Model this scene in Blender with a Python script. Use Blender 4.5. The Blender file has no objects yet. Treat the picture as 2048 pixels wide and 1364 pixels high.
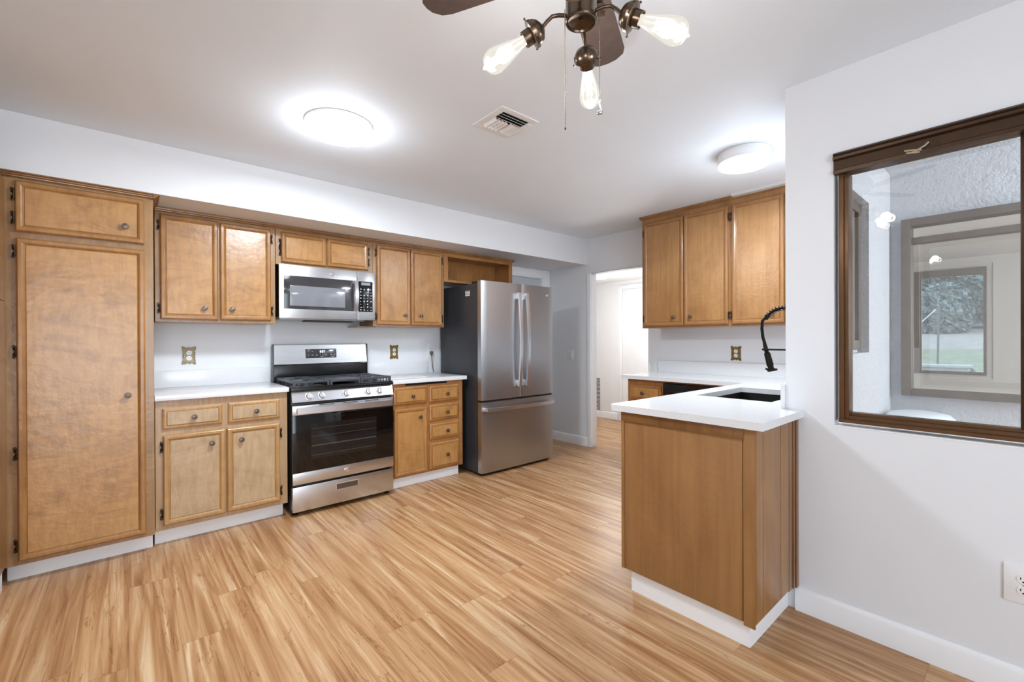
import bpy, bmesh, math, random
from mathutils import Vector, Matrix, Euler
random.seed(7)
sc = bpy.context.scene
COL = sc.collection
PI = math.pi
rad = math.radians

# ------------------------------------------------------------------ camera
cam_d = bpy.data.cameras.new('camera'); cam = bpy.data.objects.new('camera', cam_d); COL.objects.link(cam)
yaw, pit, rol = rad(49.165), rad(-0.15), rad(-0.2336)
F = Vector((math.cos(yaw)*math.cos(pit), math.sin(yaw)*math.cos(pit), math.sin(pit)))
R = Vector((math.sin(yaw), -math.cos(yaw), 0)); U = R.cross(F)
R2 = math.cos(rol)*R + math.sin(rol)*U; U2 = -math.sin(rol)*R + math.cos(rol)*U
cam.matrix_world = Matrix(((R2.x, U2.x, -F.x, 0), (R2.y, U2.y, -F.y, 0), (R2.z, U2.z, -F.z, 1.24), (0, 0, 0, 1)))
cam_d.sensor_width = 36.0; cam_d.lens = 891.3*36/2048
cam_d.clip_start = 0.05; cam_d.clip_end = 300
sc.camera = cam

# ------------------------------------------------------------------ world, exposure, daylight
w = bpy.data.worlds.new('sky'); sc.world = w; w.use_nodes = True
bg = w.node_tree.nodes['Background']; bg.inputs[0].default_value = (0.80, 0.90, 1.0, 1); bg.inputs[1].default_value = 3.0
vs = sc.view_settings; vs.view_transform = 'Standard'; vs.look = 'None'; vs.exposure = 0.33; vs.gamma = 1.0; vs.use_curve_mapping = False

def area(name, loc, rot, sx, sy, power, color=(1, 1, 1)):
    l = bpy.data.lights.new(name, 'AREA'); l.shape = 'RECTANGLE'; l.size = sx; l.size_y = sy; l.energy = power; l.color = color
    o = bpy.data.objects.new(name, l); COL.objects.link(o); o.location = loc; o.rotation_euler = rot
    return o
# daylight entering by the patio door behind the camera; unseen fill lamps added for the light well and the room across it
area('patio_door_daylight', (-0.2, -2.95, 1.05), (rad(90), 0, 0), 2.2, 2.0, 42, (0.77, 0.885, 1.0))
area('light_well_fill', (3.0, -2.2, 1.6), (rad(90), 0, 0), 0.9, 1.6, 38, (0.93, 0.96, 1.0))
area('far_room_fill', (6.4, -2.9, 1.5), (rad(90), 0, 0), 3.5, 2.0, 60, (0.95, 0.97, 1.0))

# ------------------------------------------------------------------ helpers
def lin(c):
    return tuple(((x/255)/12.92 if x/255 <= .04045 else ((x/255+.055)/1.055)**2.4) for x in c)

MATS = {}
def mat(name, rgb, rough=.5, metal=0., spec=.5, coat=0., coat_r=.1, noise=0., nscale=8., bump=0., bscale=60., emit=None, estr=0.):
    """principled material with a slight procedural variation"""
    if name in MATS: return MATS[name]
    m = bpy.data.materials.new(name); m.use_nodes = True; nt = m.node_tree; b = nt.nodes['Principled BSDF']
    c = lin(rgb) + (1,)
    b.inputs['Base Color'].default_value = c; b.inputs['Roughness'].default_value = rough; b.inputs['Metallic'].default_value = metal
    b.inputs['Specular IOR Level'].default_value = spec; b.inputs['Coat Weight'].default_value = coat; b.inputs['Coat Roughness'].default_value = coat_r
    tc = nt.nodes.new('ShaderNodeTexCoord')
    if noise:
        n = nt.nodes.new('ShaderNodeTexNoise'); n.inputs['Scale'].default_value = nscale; n.inputs['Detail'].default_value = 4
        nt.links.new(tc.outputs['Object'], n.inputs['Vector'])
        r = nt.nodes.new('ShaderNodeValToRGB'); r.color_ramp.elements[0].position = .3; r.color_ramp.elements[1].position = .7
        r.color_ramp.elements[0].color = tuple(x*(1-noise) for x in c[:3]) + (1,); r.color_ramp.elements[1].color = tuple(min(1, x*(1+noise)) for x in c[:3]) + (1,)
        nt.links.new(n.outputs['Fac'], r.inputs['Fac']); nt.links.new(r.outputs['Color'], b.inputs['Base Color'])
    if bump:
        n = nt.nodes.new('ShaderNodeTexNoise'); n.inputs['Scale'].default_value = bscale; n.inputs['Detail'].default_value = 3
        nt.links.new(tc.outputs['Object'], n.inputs['Vector'])
        bp = nt.nodes.new('ShaderNodeBump'); bp.inputs['Strength'].default_value = bump; bp.inputs['Distance'].default_value = .01
        nt.links.new(n.outputs['Fac'], bp.inputs['Height']); nt.links.new(bp.outputs['Normal'], b.inputs['Normal'])
    if emit:
        b.inputs['Emission Color'].default_value = lin(emit) + (1,); b.inputs['Emission Strength'].default_value = estr
    MATS[name] = m
    return m

def wood(name, light, mid, dark, rough=.32, coat=.35, scale=(3, 3, 1.2), grain=(60, 60, 2.5), seed=0., coat_r=.16, fine=.62):
    """stained maple veneer: cloudy blotches, fine grain, satin lacquer"""
    m = bpy.data.materials.new(name); m.use_nodes = True; nt = m.node_tree; b = nt.nodes['Principled BSDF']
    L = nt.links.new; N = nt.nodes.new
    tc = N('ShaderNodeTexCoord'); oi = N('ShaderNodeObjectInfo')
    ad = N('ShaderNodeVectorMath'); ad.operation = 'ADD'; L(tc.outputs['Object'], ad.inputs[0])
    mu = N('ShaderNodeMath'); mu.operation = 'MULTIPLY'; mu.inputs[1].default_value = 13.; L(oi.outputs['Random'], mu.inputs[0])
    cb = N('ShaderNodeCombineXYZ'); L(mu.outputs[0], cb.inputs[0]); L(mu.outputs[0], cb.inputs[2]); L(cb.outputs[0], ad.inputs[1])
    mp = N('ShaderNodeMapping'); mp.inputs['Scale'].default_value = scale; L(ad.outputs[0], mp.inputs['Vector'])
    n = N('ShaderNodeTexNoise'); n.inputs['Scale'].default_value = 1.6; n.inputs['Detail'].default_value = 6; n.inputs['Distortion'].default_value = 1.2; n.inputs['Roughness'].default_value = fine
    L(mp.outputs[0], n.inputs['Vector'])
    r = N('ShaderNodeValToRGB'); e = r.color_ramp.elements
    e[0].position = .30; e[0].color = lin(dark)+(1,); e[1].position = .72; e[1].color = lin(light)+(1,)
    k = e.new(.50); k.color = lin(mid)+(1,)
    L(n.outputs['Fac'], r.inputs['Fac'])
    mg = N('ShaderNodeMapping'); mg.inputs['Scale'].default_value = grain; L(ad.outputs[0], mg.inputs['Vector'])
    g = N('ShaderNodeTexNoise'); g.inputs['Scale'].default_value = 1.; g.inputs['Detail'].default_value = 3; g.inputs['Distortion'].default_value = .6; L(mg.outputs[0], g.inputs['Vector'])
    gr = N('ShaderNodeValToRGB'); gr.color_ramp.elements[0].position = .35; gr.color_ramp.elements[0].color = (.80, .77, .73, 1); gr.color_ramp.elements[1].position = .6; gr.color_ramp.elements[1].color = (1, 1, 1, 1)
    L(g.outputs['Fac'], gr.inputs['Fac'])
    mx = N('ShaderNodeMix'); mx.data_type = 'RGBA'; mx.blend_type = 'MULTIPLY'; mx.inputs[0].default_value = .7
    L(r.outputs['Color'], mx.inputs[6]); L(gr.outputs['Color'], mx.inputs[7]); L(mx.outputs[2], b.inputs['Base Color'])
    b.inputs['Roughness'].default_value = rough; b.inputs['Coat Weight'].default_value = coat; b.inputs['Coat Roughness'].default_value = coat_r
    nb = N('ShaderNodeTexNoise'); nb.inputs['Scale'].default_value = 28; nb.inputs['Detail'].default_value = 2; L(ad.outputs[0], nb.inputs['Vector'])
    bp = N('ShaderNodeBump'); bp.inputs['Strength'].default_value = .14; bp.inputs['Distance'].default_value = .01
    L(nb.outputs['Fac'], bp.inputs['Height']); L(bp.outputs['Normal'], b.inputs['Normal']); L(bp.outputs['Normal'], b.inputs['Coat Normal'])
    return m

W_FRAME = wood('maple_frame', (172, 134, 90), (160, 122, 79), (142, 105, 66), scale=(2, 2, 1.2))
W_DOOR = wood('maple_door_moulding', (180, 132, 76), (168, 120, 66), (148, 102, 54), scale=(2, 2, 2))
W_DOORP = wood('maple_door_panel', (196, 149, 90), (185, 136, 78), (154, 110, 64), scale=(1.5, 1.5, 4.0), grain=(40, 40, 9), fine=.75, coat=.5, coat_r=.26)  # paler than the moulding: haze on the panels put into the colour
W_PALE = wood('maple_pale_moulding', (194, 152, 100), (184, 142, 90), (166, 124, 76), rough=.42, scale=(1.2, 1.2, 2))  # pale maple set: window glare put into the wood colour
W_PALEP = wood('maple_pale_panel', (196, 168, 132), (190, 161, 125), (176, 146, 110), rough=.42, scale=(1.2, 1.2, 2.4), grain=(40, 40, 9), fine=.7, coat_r=.3)
W_PALE_F = wood('maple_pale_frame', (192, 160, 122), (184, 151, 113), (170, 136, 99), rough=.42, scale=(1.5, 1.5, 1.5))
W_WARM = wood('maple_warm', (180, 128, 72), (170, 118, 64), (148, 98, 50), scale=(1.6, 1.6, 1.6))
W_WARMP = wood('maple_warm_panel', (192, 144, 86), (182, 133, 77), (158, 112, 62), scale=(1.6, 1.6, 2.2), grain=(40, 40, 6), fine=.7, coat_r=.24)
W_PEN = wood('maple_peninsula', (168, 125, 78), (156, 113, 68), (138, 97, 58), rough=.42, coat=.12, scale=(1.6, 1.6, .6), grain=(36, 36, 1.4))
W_DARK = wood('maple_dark_strip', (138, 96, 56), (128, 86, 48), (110, 72, 40))  # darker maple for the strip under the counter and the edge moulding
W_CROWN = wood('maple_crown', (162, 118, 66), (148, 104, 56), (124, 84, 42))

def floor_mat():
    m = bpy.data.materials.new('laminate_floor'); m.use_nodes = True; nt = m.node_tree; b = nt.nodes['Principled BSDF']
    L = nt.links.new; N = nt.nodes.new
    def M(op, a, b_=None, c=None):
        n = N('ShaderNodeMath'); n.operation = op
        for i, v in enumerate((a, b_, c)):
            if v is None: continue
            if isinstance(v, (int, float)): n.inputs[i].default_value = v
            else: L(v, n.inputs[i])
        return n.outputs[0]
    tc = N('ShaderNodeTexCoord'); sp = N('ShaderNodeSeparateXYZ'); L(tc.outputs['Object'], sp.inputs[0])
    X, Y = sp.outputs[0], sp.outputs[1]
    PW, PL = .165, 1.22
    px = M('DIVIDE', X, PW); pi_ = M('FLOOR', px); fx = M('SUBTRACT', px, pi_)
    wn = N('ShaderNodeTexWhiteNoise'); wn.noise_dimensions = '1D'; L(pi_, wn.inputs['W'])
    py = M('ADD', M('DIVIDE', Y, PL), wn.outputs['Value']); pj = M('FLOOR', py); fy = M('SUBTRACT', py, pj)
    wn2 = N('ShaderNodeTexWhiteNoise'); wn2.noise_dimensions = '2D'; cb = N('ShaderNodeCombineXYZ'); L(pi_, cb.inputs[0]); L(pj, cb.inputs[1]); L(cb.outputs[0], wn2.inputs['Vector'])
    rnd = wn2.outputs['Value']
    # streak coordinates: long along Y, shifted for each plank
    cv = N('ShaderNodeCombineXYZ'); L(M('ADD', M('MULTIPLY', X, 15.), M('MULTIPLY', rnd, 40.)), cv.inputs[0]); L(M('ADD', M('MULTIPLY', Y, .62), M('MULTIPLY', rnd, 17.)), cv.inputs[1])
    n1 = N('ShaderNodeTexNoise'); n1.inputs['Scale'].default_value = 1.7; n1.inputs['Detail'].default_value = 5; n1.inputs['Roughness'].default_value = .58; n1.inputs['Distortion'].default_value = .7
    L(cv.outputs[0], n1.inputs['Vector'])
    r1 = N('ShaderNodeValToRGB'); e = r1.color_ramp.elements
    e[0].position = .30; e[0].color = lin((150, 102, 64))+(1,); e[1].position = .72; e[1].color = lin((227, 200, 162))+(1,)
    for p, c in ((.42, (174, 128, 86)), (.50, (190, 146, 102)), (.60, (204, 165, 123))):
        k = e.new(p); k.color = lin(c)+(1,)
    L(n1.outputs['Fac'], r1.inputs['Fac'])
    cv2 = N('ShaderNodeCombineXYZ'); L(M('ADD', M('MULTIPLY', X, 70.), M('MULTIPLY', rnd, 90.)), cv2.inputs[0]); L(M('MULTIPLY', Y, 1.2), cv2.inputs[1])
    n2 = N('ShaderNodeTexNoise'); n2.inputs['Scale'].default_value = 1.3; n2.inputs['Detail'].default_value = 3; n2.inputs['Distortion'].default_value = .8; L(cv2.outputs[0], n2.inputs['Vector'])
    r2 = N('ShaderNodeValToRGB'); r2.color_ramp.elements[0].position = .33; r2.color_ramp.elements[0].color = (.84, .77, .70, 1); r2.color_ramp.elements[1].position = .52; r2.color_ramp.elements[1].color = (1, 1, 1, 1)
    L(n2.outputs['Fac'], r2.inputs['Fac'])
    mx = N('ShaderNodeMix'); mx.data_type = 'RGBA'; mx.blend_type = 'MULTIPLY'; mx.inputs[0].default_value = .75; L(r1.outputs['Color'], mx.inputs[6]); L(r2.outputs['Color'], mx.inputs[7])
    # thin dark mineral lines that wander along the streaks
    cv3 = N('ShaderNodeCombineXYZ'); L(M('ADD', M('MULTIPLY', X, 16.), M('MULTIPLY', rnd, 31.)), cv3.inputs[0]); L(M('ADD', M('MULTIPLY', Y, 1.5), M('MULTIPLY', rnd, 9.)), cv3.inputs[1])
    n3 = N('ShaderNodeTexNoise'); n3.inputs['Scale'].default_value = 1.1; n3.inputs['Detail'].default_value = 7; n3.inputs['Distortion'].default_value = 1.6; L(cv3.outputs[0], n3.inputs['Vector'])
    dd = M('ABSOLUTE', M('SUBTRACT', n3.outputs['Fac'], .60))
    r3 = N('ShaderNodeValToRGB'); r3.color_ramp.elements[0].position = 0.; r3.color_ramp.elements[0].color = (.50, .36, .25, 1); r3.color_ramp.elements[1].position = .014; r3.color_ramp.elements[1].color = (1, 1, 1, 1)
    L(dd, r3.inputs['Fac'])
    mx2 = N('ShaderNodeMix'); mx2.data_type = 'RGBA'; mx2.blend_type = 'MULTIPLY'; mx2.inputs[0].default_value = .75; L(mx.outputs[2], mx2.inputs[6]); L(r3.outputs['Color'], mx2.inputs[7])
    # plank tint and seams
    hv = N('ShaderNodeHueSaturation'); hv.inputs['Saturation'].default_value = 1.0; L(M('ADD', M('MULTIPLY', rnd, .10), .93), hv.inputs['Value']); L(mx2.outputs[2], hv.inputs['Color'])
    ex = M('MINIMUM', fx, M('SUBTRACT', 1., fx)); ey = M('MINIMUM', fy, M('SUBTRACT', 1., fy))
    seam = M('MINIMUM', M('MULTIPLY', ex, PW), M('MULTIPLY', ey, PL))
    rs = N('ShaderNodeValToRGB'); rs.color_ramp.elements[0].position = 0.; rs.color_ramp.elements[0].color = (.72, .62, .54, 1); rs.color_ramp.elements[1].position = .0016; rs.color_ramp.elements[1].color = (1, 1, 1, 1)
    L(seam, rs.inputs['Fac'])
    mx3 = N('ShaderNodeMix'); mx3.data_type = 'RGBA'; mx3.blend_type = 'MULTIPLY'; mx3.inputs[0].default_value = .6; L(hv.outputs[0], mx3.inputs[6]); L(rs.outputs['Color'], mx3.inputs[7])
    L(mx3.outputs[2], b.inputs['Base Color'])
    b.inputs['Roughness'].default_value = .34; b.inputs['Specular IOR Level'].default_value = .4
    return m

def stucco_mat(name, rgb, strength=.75, s=46.):
    m = bpy.data.materials.new(name); m.use_nodes = True; nt = m.node_tree; b = nt.nodes['Principled BSDF']; L = nt.links.new; N = nt.nodes.new
    b.inputs['Base Color'].default_value = lin(rgb)+(1,); b.inputs['Roughness'].default_value = .95
    tc = N('ShaderNodeTexCoord'); a = N('ShaderNodeTexNoise'); a.inputs['Scale'].default_value = s; a.inputs['Detail'].default_value = 5; a.inputs['Roughness'].default_value = .7; L(tc.outputs['Object'], a.inputs['Vector'])
    v = N('ShaderNodeTexNoise'); v.inputs['Scale'].default_value = s*.25; v.inputs['Detail'].default_value = 3; v.inputs['Distortion'].default_value = .4; L(tc.outputs['Object'], v.inputs['Vector'])
    s_ = N('ShaderNodeMath'); s_.operation = 'ADD'; L(a.outputs['Fac'], s_.inputs[0]); L(v.outputs['Fac'], s_.inputs[1])
    bp = N('ShaderNodeBump'); bp.inputs['Strength'].default_value = strength; bp.inputs['Distance'].default_value = .03; L(s_.outputs[0], bp.inputs['Height']); L(bp.outputs['Normal'], b.inputs['Normal'])
    return m

def brushed(name, rgb, rough=.28, stretch=(1, 1, 220), strength=.03, metal=1.):
    """brushed stainless: fine stretched bump"""
    m = bpy.data.materials.new(name); m.use_nodes = True; nt = m.node_tree; b = nt.nodes['Principled BSDF']; L = nt.links.new; N = nt.nodes.new
    b.inputs['Base Color'].default_value = lin(rgb)+(1,); b.inputs['Metallic'].default_value = metal; b.inputs['Roughness'].default_value = rough
    tc = N('ShaderNodeTexCoord'); mp = N('ShaderNodeMapping'); mp.inputs['Scale'].default_value = stretch; L(tc.outputs['Object'], mp.inputs['Vector'])
    a = N('ShaderNodeTexNoise'); a.inputs['Scale'].default_value = 1.; a.inputs['Detail'].default_value = 1; L(mp.outputs[0], a.inputs['Vector'])
    bp = N('ShaderNodeBump'); bp.inputs['Strength'].default_value = strength; bp.inputs['Distance'].default_value = .01; L(a.outputs['Fac'], bp.inputs['Height']); L(bp.outputs['Normal'], b.inputs['Normal'])
    mr = N('ShaderNodeMapRange'); mr.inputs[3].default_value = rough-.012; mr.inputs[4].default_value = rough+.018; L(a.outputs['Fac'], mr.inputs[0]); L(mr.outputs[0], b.inputs['Roughness'])
    return m

def pane_mat(name, tint=(1, 1, 1), refl=.10, ior=1.5, rough=0., glowing=0.):
    """thin window glass: see-through with a fresnel mirror on top"""
    m = bpy.data.materials.new(name); m.use_nodes = True; nt = m.node_tree; L = nt.links.new; N = nt.nodes.new
    for n in list(nt.nodes): nt.nodes.remove(n)
    o = N('ShaderNodeOutputMaterial'); t = N('ShaderNodeBsdfTransparent'); t.inputs[0].default_value = tint+(1,)
    g = N('ShaderNodeBsdfGlossy'); g.inputs['Roughness'].default_value = rough
    fr = N('ShaderNodeFresnel'); fr.inputs['IOR'].default_value = ior
    ad = N('ShaderNodeMath'); ad.operation = 'ADD'; ad.inputs[1].default_value = refl; ad.use_clamp = True; L(fr.outputs[0], ad.inputs[0])
    mx = N('ShaderNodeMixShader'); L(ad.outputs[0], mx.inputs[0]); L(t.outputs[0], mx.inputs[1]); L(g.outputs[0], mx.inputs[2])
    if glowing:     # lit bulb: the glass itself shines faintly
        e = N('ShaderNodeEmission'); e.inputs[0].default_value = (1, .95, .86, 1); e.inputs[1].default_value = glowing; m2 = N('ShaderNodeMixShader'); m2.inputs[0].default_value = .38
        L(mx.outputs[0], m2.inputs[1]); L(e.outputs[0], m2.inputs[2]); L(m2.outputs[0], o.inputs[0])
    else: L(mx.outputs[0], o.inputs[0])
    return m

def glow(name, rgb, strength):
    m = bpy.data.materials.new(name); m.use_nodes = True; nt = m.node_tree; L = nt.links.new; N = nt.nodes.new
    for n in list(nt.nodes): nt.nodes.remove(n)
    o = N('ShaderNodeOutputMaterial'); e = N('ShaderNodeEmission'); e.inputs[0].default_value = lin(rgb)+(1,); e.inputs[1].default_value = strength; L(e.outputs[0], o.inputs[0])
    return m

def quartz_mat():
    m = bpy.data.materials.new('white_quartz'); m.use_nodes = True; nt = m.node_tree; b = nt.nodes['Principled BSDF']; L = nt.links.new; N = nt.nodes.new
    tc = N('ShaderNodeTexCoord'); v = N('ShaderNodeTexNoise'); v.inputs['Scale'].default_value = 330; v.inputs['Detail'].default_value = 1; L(tc.outputs['Object'], v.inputs['Vector'])
    r = N('ShaderNodeValToRGB'); e = r.color_ramp.elements; e[0].position = .28; e[0].color = lin((204, 203, 200))+(1,); e[1].position = .40; e[1].color = lin((230, 231, 233))+(1,)
    L(v.outputs['Fac'], r.inputs['Fac']); L(r.outputs['Color'], b.inputs['Base Color']); b.inputs['Roughness'].default_value = .16
    return m

M_WALL = mat('wall_paint', (232, 234, 237), .6, noise=.01, nscale=3, bump=.02, bscale=180)
M_CEIL = mat('ceiling_paint', (233, 241, 249), .65, noise=.01, nscale=3, bump=.02, bscale=160)
M_TRIM = mat('white_trim_paint', (246, 247, 248), .35, noise=.01)
M_HALL = mat('hall_wall_paint', (240, 240, 240), .6, noise=.01)
M_BEIGE = mat('far_room_paint', (211, 207, 202), .7, noise=.02, nscale=2)
M_FLOOR = floor_mat()
M_STUC = stucco_mat('white_stucco', (226, 228, 232))
M_QUARTZ = quartz_mat()
M_SS = brushed('brushed_steel', (206, 207, 210), .27, (1, 1, 12), .0)
M_SSV = brushed('brushed_steel_vertical_sheen', (184, 186, 190), .34, (8, 8, 1), .0)
M_SSL = brushed('polished_steel_bar', (226, 227, 230), .30, (1, 1, 60), .0)
M_CHROME = mat('chrome', (225, 225, 228), .12, 1., noise=.02)
M_BLKGLASS = mat('black_glass', (8, 8, 9), .05, spec=.5, noise=.05)
M_GLASSGREY = mat('microwave_window_glass', (128, 130, 136), .10, spec=.6, noise=.05)
M_MWDARK = mat('microwave_dark_glass', (58, 56, 58), .08, spec=.6, noise=.05)
M_BLK = mat('black_enamel', (14, 14, 15), .22, noise=.1)
M_IRON = mat('cast_iron', (62, 65, 72), .34, spec=.5, noise=.15, nscale=40, bump=.15, bscale=300)
M_BLKPL = mat('black_plastic', (20, 20, 21), .4, noise=.1)
M_SINK = mat('black_composite', (24, 22, 20), .5, noise=.2, nscale=200)
M_FRSIDE = mat('charcoal_side_panel', (52, 53, 57), .42, noise=.03, bump=.05, bscale=500)
M_KNOB = mat('antique_pewter', (118, 104, 92), .35, .9, noise=.3, nscale=160)
M_HINGE = mat('antique_hinge', (58, 48, 38), .4, .8, noise=.5, nscale=120)
M_BRASS = mat('antique_brass', (150, 122, 70), .35, .85, noise=.45, nscale=140, bump=.6, bscale=260)
M_BRASSC = mat('silvered_brass', (196, 184, 154), .35, .85, noise=.5, nscale=200, bump=.6, bscale=260)
M_WPLAST = mat('white_plastic', (238, 238, 238), .3, noise=.01)
M_HOLE = mat('dark_slot', (10, 9, 8), .8, noise=.1)
M_BRONZE = mat('bronze_aluminium', (108, 78, 52), .34, .55, noise=.08, nscale=20)
M_BRONZE_D = mat('dark_bronze', (72, 53, 38), .34, .6, noise=.1, nscale=20)
M_TAUPE = mat('weathered_bronze_frame', (122, 110, 100), .5, .3, noise=.1, nscale=15)
M_FAN = mat('fan_bronze', (86, 71, 57), .26, .85, noise=.1, nscale=30)
M_BLADE = mat('fan_blade_walnut', (78, 62, 54), .45, noise=.15, nscale=30)
M_PANE = pane_mat('window_glass', (.93, .94, .94), .05)
M_PANE2 = pane_mat('yard_window_glass', (.86, .90, .95), .10)
M_BULB = pane_mat('bulb_glass', (.98, .97, .95), .02, glowing=.85)
M_FIL = glow('filament_glow', (255, 230, 190), 25.)
M_DISC = glow('lamp_diffuser_glow', (244, 248, 255), 9.)
M_DIGIT = glow('display_digits', (225, 240, 255), 2.2)
M_MARK = mat('panel_marks', (205, 205, 205), .5, noise=.02)
M_BRASSPLUG = mat('plug_khaki', (96, 88, 66), .45, noise=.1)

def finish(bm, name, m, smooth=35, origin=(0, 0, 0)):
    if any(origin): bmesh.ops.translate(bm, verts=bm.verts, vec=-Vector(origin))
    bmesh.ops.recalc_face_normals(bm, faces=bm.faces)
    me = bpy.data.meshes.new(name); bm.to_mesh(me); bm.free()
    if m: me.materials.append(m)
    for p in me.polygons: p.use_smooth = True
    try: me.set_sharp_from_angle(angle=rad(smooth))
    except Exception: pass
    return me

def obj(name, bm, m, parent=None, origin=(0, 0, 0), rot=None, smooth=35, label=None, local=False):
    """one mesh object; geometry given in the parent's frame, origin moved to `origin` (local=True: geometry already around its origin)"""
    me = finish(bm, name, m, smooth, (0, 0, 0) if local else origin)
    o = bpy.data.objects.new(name, me); COL.objects.link(o); o.location = origin
    if rot: o.rotation_euler = rot
    if parent: o.parent = parent
    if label: o['label'] = label
    return o
def thing(name, label, cat, loc=(0, 0, 0), rz=0, group=None):
    o = bpy.data.objects.new(name, None); COL.objects.link(o); o.location = loc; o.rotation_euler = (0, 0, rz); o.empty_display_size = .1
    o['label'] = label; o['category'] = cat
    if group: o['group'] = group
    return o
def tag(o, label, cat, group=None):
    o['label'] = label; o['category'] = cat
    if group: o['group'] = group
    return o
def struct(name, bm, m, parent=None, origin=(0, 0, 0)):
    o = obj(name, bm, m, parent, origin)
    if not parent: o['kind'] = 'structure'
    return o

NB = bmesh.new
def box(bm, x0, x1, y0, y1, z0, z1, bev=0., seg=2):
    t = bmesh.new(); bmesh.ops.create_cube(t, size=1.)
    for v in t.verts: v.co = Vector(((x0+x1)/2+v.co.x*(x1-x0), (y0+y1)/2+v.co.y*(y1-y0), (z0+z1)/2+v.co.z*(z1-z0)))
    if bev: bmesh.ops.bevel(t, geom=t.edges[:], offset=bev, segments=seg, affect='EDGES', profile=.6)
    merge(bm, t); return bm
def merge(bm, t, mtx=None):
    if mtx: bmesh.ops.transform(t, matrix=mtx, verts=t.verts)
    vm = [bm.verts.new(v.co) for v in t.verts]; t.verts.index_update()
    for f in t.faces:
        try: bm.faces.new([vm[v.index] for v in f.verts])
        except ValueError: pass
    t.free()
def lathe(bm, prof, o=(0, 0, 0), axis=(0, 0, 1), n=32):
    """prof: (radius, height) along axis from o"""
    ax = Vector(axis).normalized(); q = Vector((0, 0, 1)).rotation_difference(ax).to_matrix(); o = Vector(o); rings = []
    for r, h in prof:
        if r < 1e-6: rings.append([bm.verts.new(o+q@Vector((0, 0, h)))])
        else: rings.append([bm.verts.new(o+q@Vector((r*math.cos(2*PI*i/n), r*math.sin(2*PI*i/n), h))) for i in range(n)])
    for a, b in zip(rings, rings[1:]):
        if len(a) == 1 and len(b) == 1: continue
        for i in range(n):
            j = (i+1) % n
            if len(a) == 1: bm.faces.new((a[0], b[j], b[i]))
            elif len(b) == 1: bm.faces.new((a[i], a[j], b[0]))
            else: bm.faces.new((a[i], a[j], b[j], b[i]))
    for rg, e in ((rings[0], 0), (rings[-1], 1)):
        if len(rg) > 1: bm.faces.new(rg)
    return bm
def cyl(bm, p0, p1, r, r1=None, n=20):
    p0, p1 = Vector(p0), Vector(p1); return lathe(bm, [(r, 0), (r if r1 is None else r1, (p1-p0).length)], p0, p1-p0, n)
def tube(bm, pts, r, n=10, closed=False):
    """round tube through points; r number or list"""
    P = [Vector(p) for p in pts]; k = len(P); rs = r if isinstance(r, (list, tuple)) else [r]*k; rings = []; prev = None
    for i, p in enumerate(P):
        if closed: d = P[(i+1) % k]-P[i-1]
        else: d = P[min(i+1, k-1)]-P[max(i-1, 0)]
        d.normalize()
        if prev is None:
            u = d.cross(Vector((0, 0, 1))); 
            if u.length < .1: u = d.cross(Vector((1, 0, 0)))
        else: u = prev - d*prev.dot(d)
        u.normalize(); v = d.cross(u); prev = u
        rings.append([bm.verts.new(p+(u*math.cos(2*PI*j/n)+v*math.sin(2*PI*j/n))*rs[i]) for j in range(n)])
    pairs = list(zip(rings, rings[1:])) + ([(rings[-1], rings[0])] if closed else [])
    for a, b in pairs:
        for j in range(n): bm.faces.new((a[j], a[(j+1) % n], b[(j+1) % n], b[j]))
    if not closed: bm.faces.new(rings[0][::-1]); bm.faces.new(rings[-1])
    return bm
def prism(bm, poly, a0, a1, axis='y'):
    """extrude 2-D polygon; axis y: poly is (x,z); axis z: (x,y); axis x: (y,z)"""
    f = {'y': lambda p, a: (p[0], a, p[1]), 'z': lambda p, a: (p[0], p[1], a), 'x': lambda p, a: (a, p[0], p[1])}[axis]
    A = [bm.verts.new(f(p, a0)) for p in poly]; B = [bm.verts.new(f(p, a1)) for p in poly]; n = len(poly)
    bm.faces.new(A); bm.faces.new(B[::-1])
    for i in range(n): bm.faces.new((A[i], A[(i+1) % n], B[(i+1) % n], B[i]))
    return bm
def nested(bm, rings):
    """front surface made of nested rectangles (x0,x1,z0,z1,y); first ring also gets closed at its back"""
    R_ = [[bm.verts.new((a, y, c)), bm.verts.new((b, y, c)), bm.verts.new((b, y, d)), bm.verts.new((a, y, d))] for a, b, c, d, y in rings]
    bm.faces.new(R_[0][::-1])
    for p, q in zip(R_, R_[1:]):
        for i in range(4): bm.faces.new((p[i], p[(i+1) % 4], q[(i+1) % 4], q[i]))
    bm.faces.new(R_[-1])
    return bm
def frame(bm, x0, x1, z0, z1, wl, wr, wb, wt, y0, y1):
    """rectangular frame in the xz plane between y0 and y1"""
    if wl: box(bm, x0, x0+wl, y0, y1, z0, z1)
    if wr: box(bm, x1-wr, x1, y0, y1, z0, z1)
    if wt: box(bm, x0+wl, x1-wr, y0, y1, z1-wt, z1)
    if wb: box(bm, x0+wl, x1-wr, y0, y1, z0, z0+wb)
    return bm

# ------------------------------------------------------------------ setting
H = 2.40; YW = 3.95; XW = 4.04; XR = 2.322; YE = .737; ZS = 2.105
bm = NB(); box(bm, -2.0, 6.0, -3.0, 5.6, -.06, 0); struct('floor', bm, M_FLOOR)
bm = NB(); box(bm, -2.0, 4.16, YE, YW+.12, H, H+.1); box(bm, -2.0, XR+.13, -3.0, YE, H, H+.1); struct('ceiling', bm, M_CEIL)
bm = NB(); box(bm, -2.12, XW, 3.343, YW, ZS, H)      # dropped soffit above the cabinets
struct('trim_1', bm, M_WALL)
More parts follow.
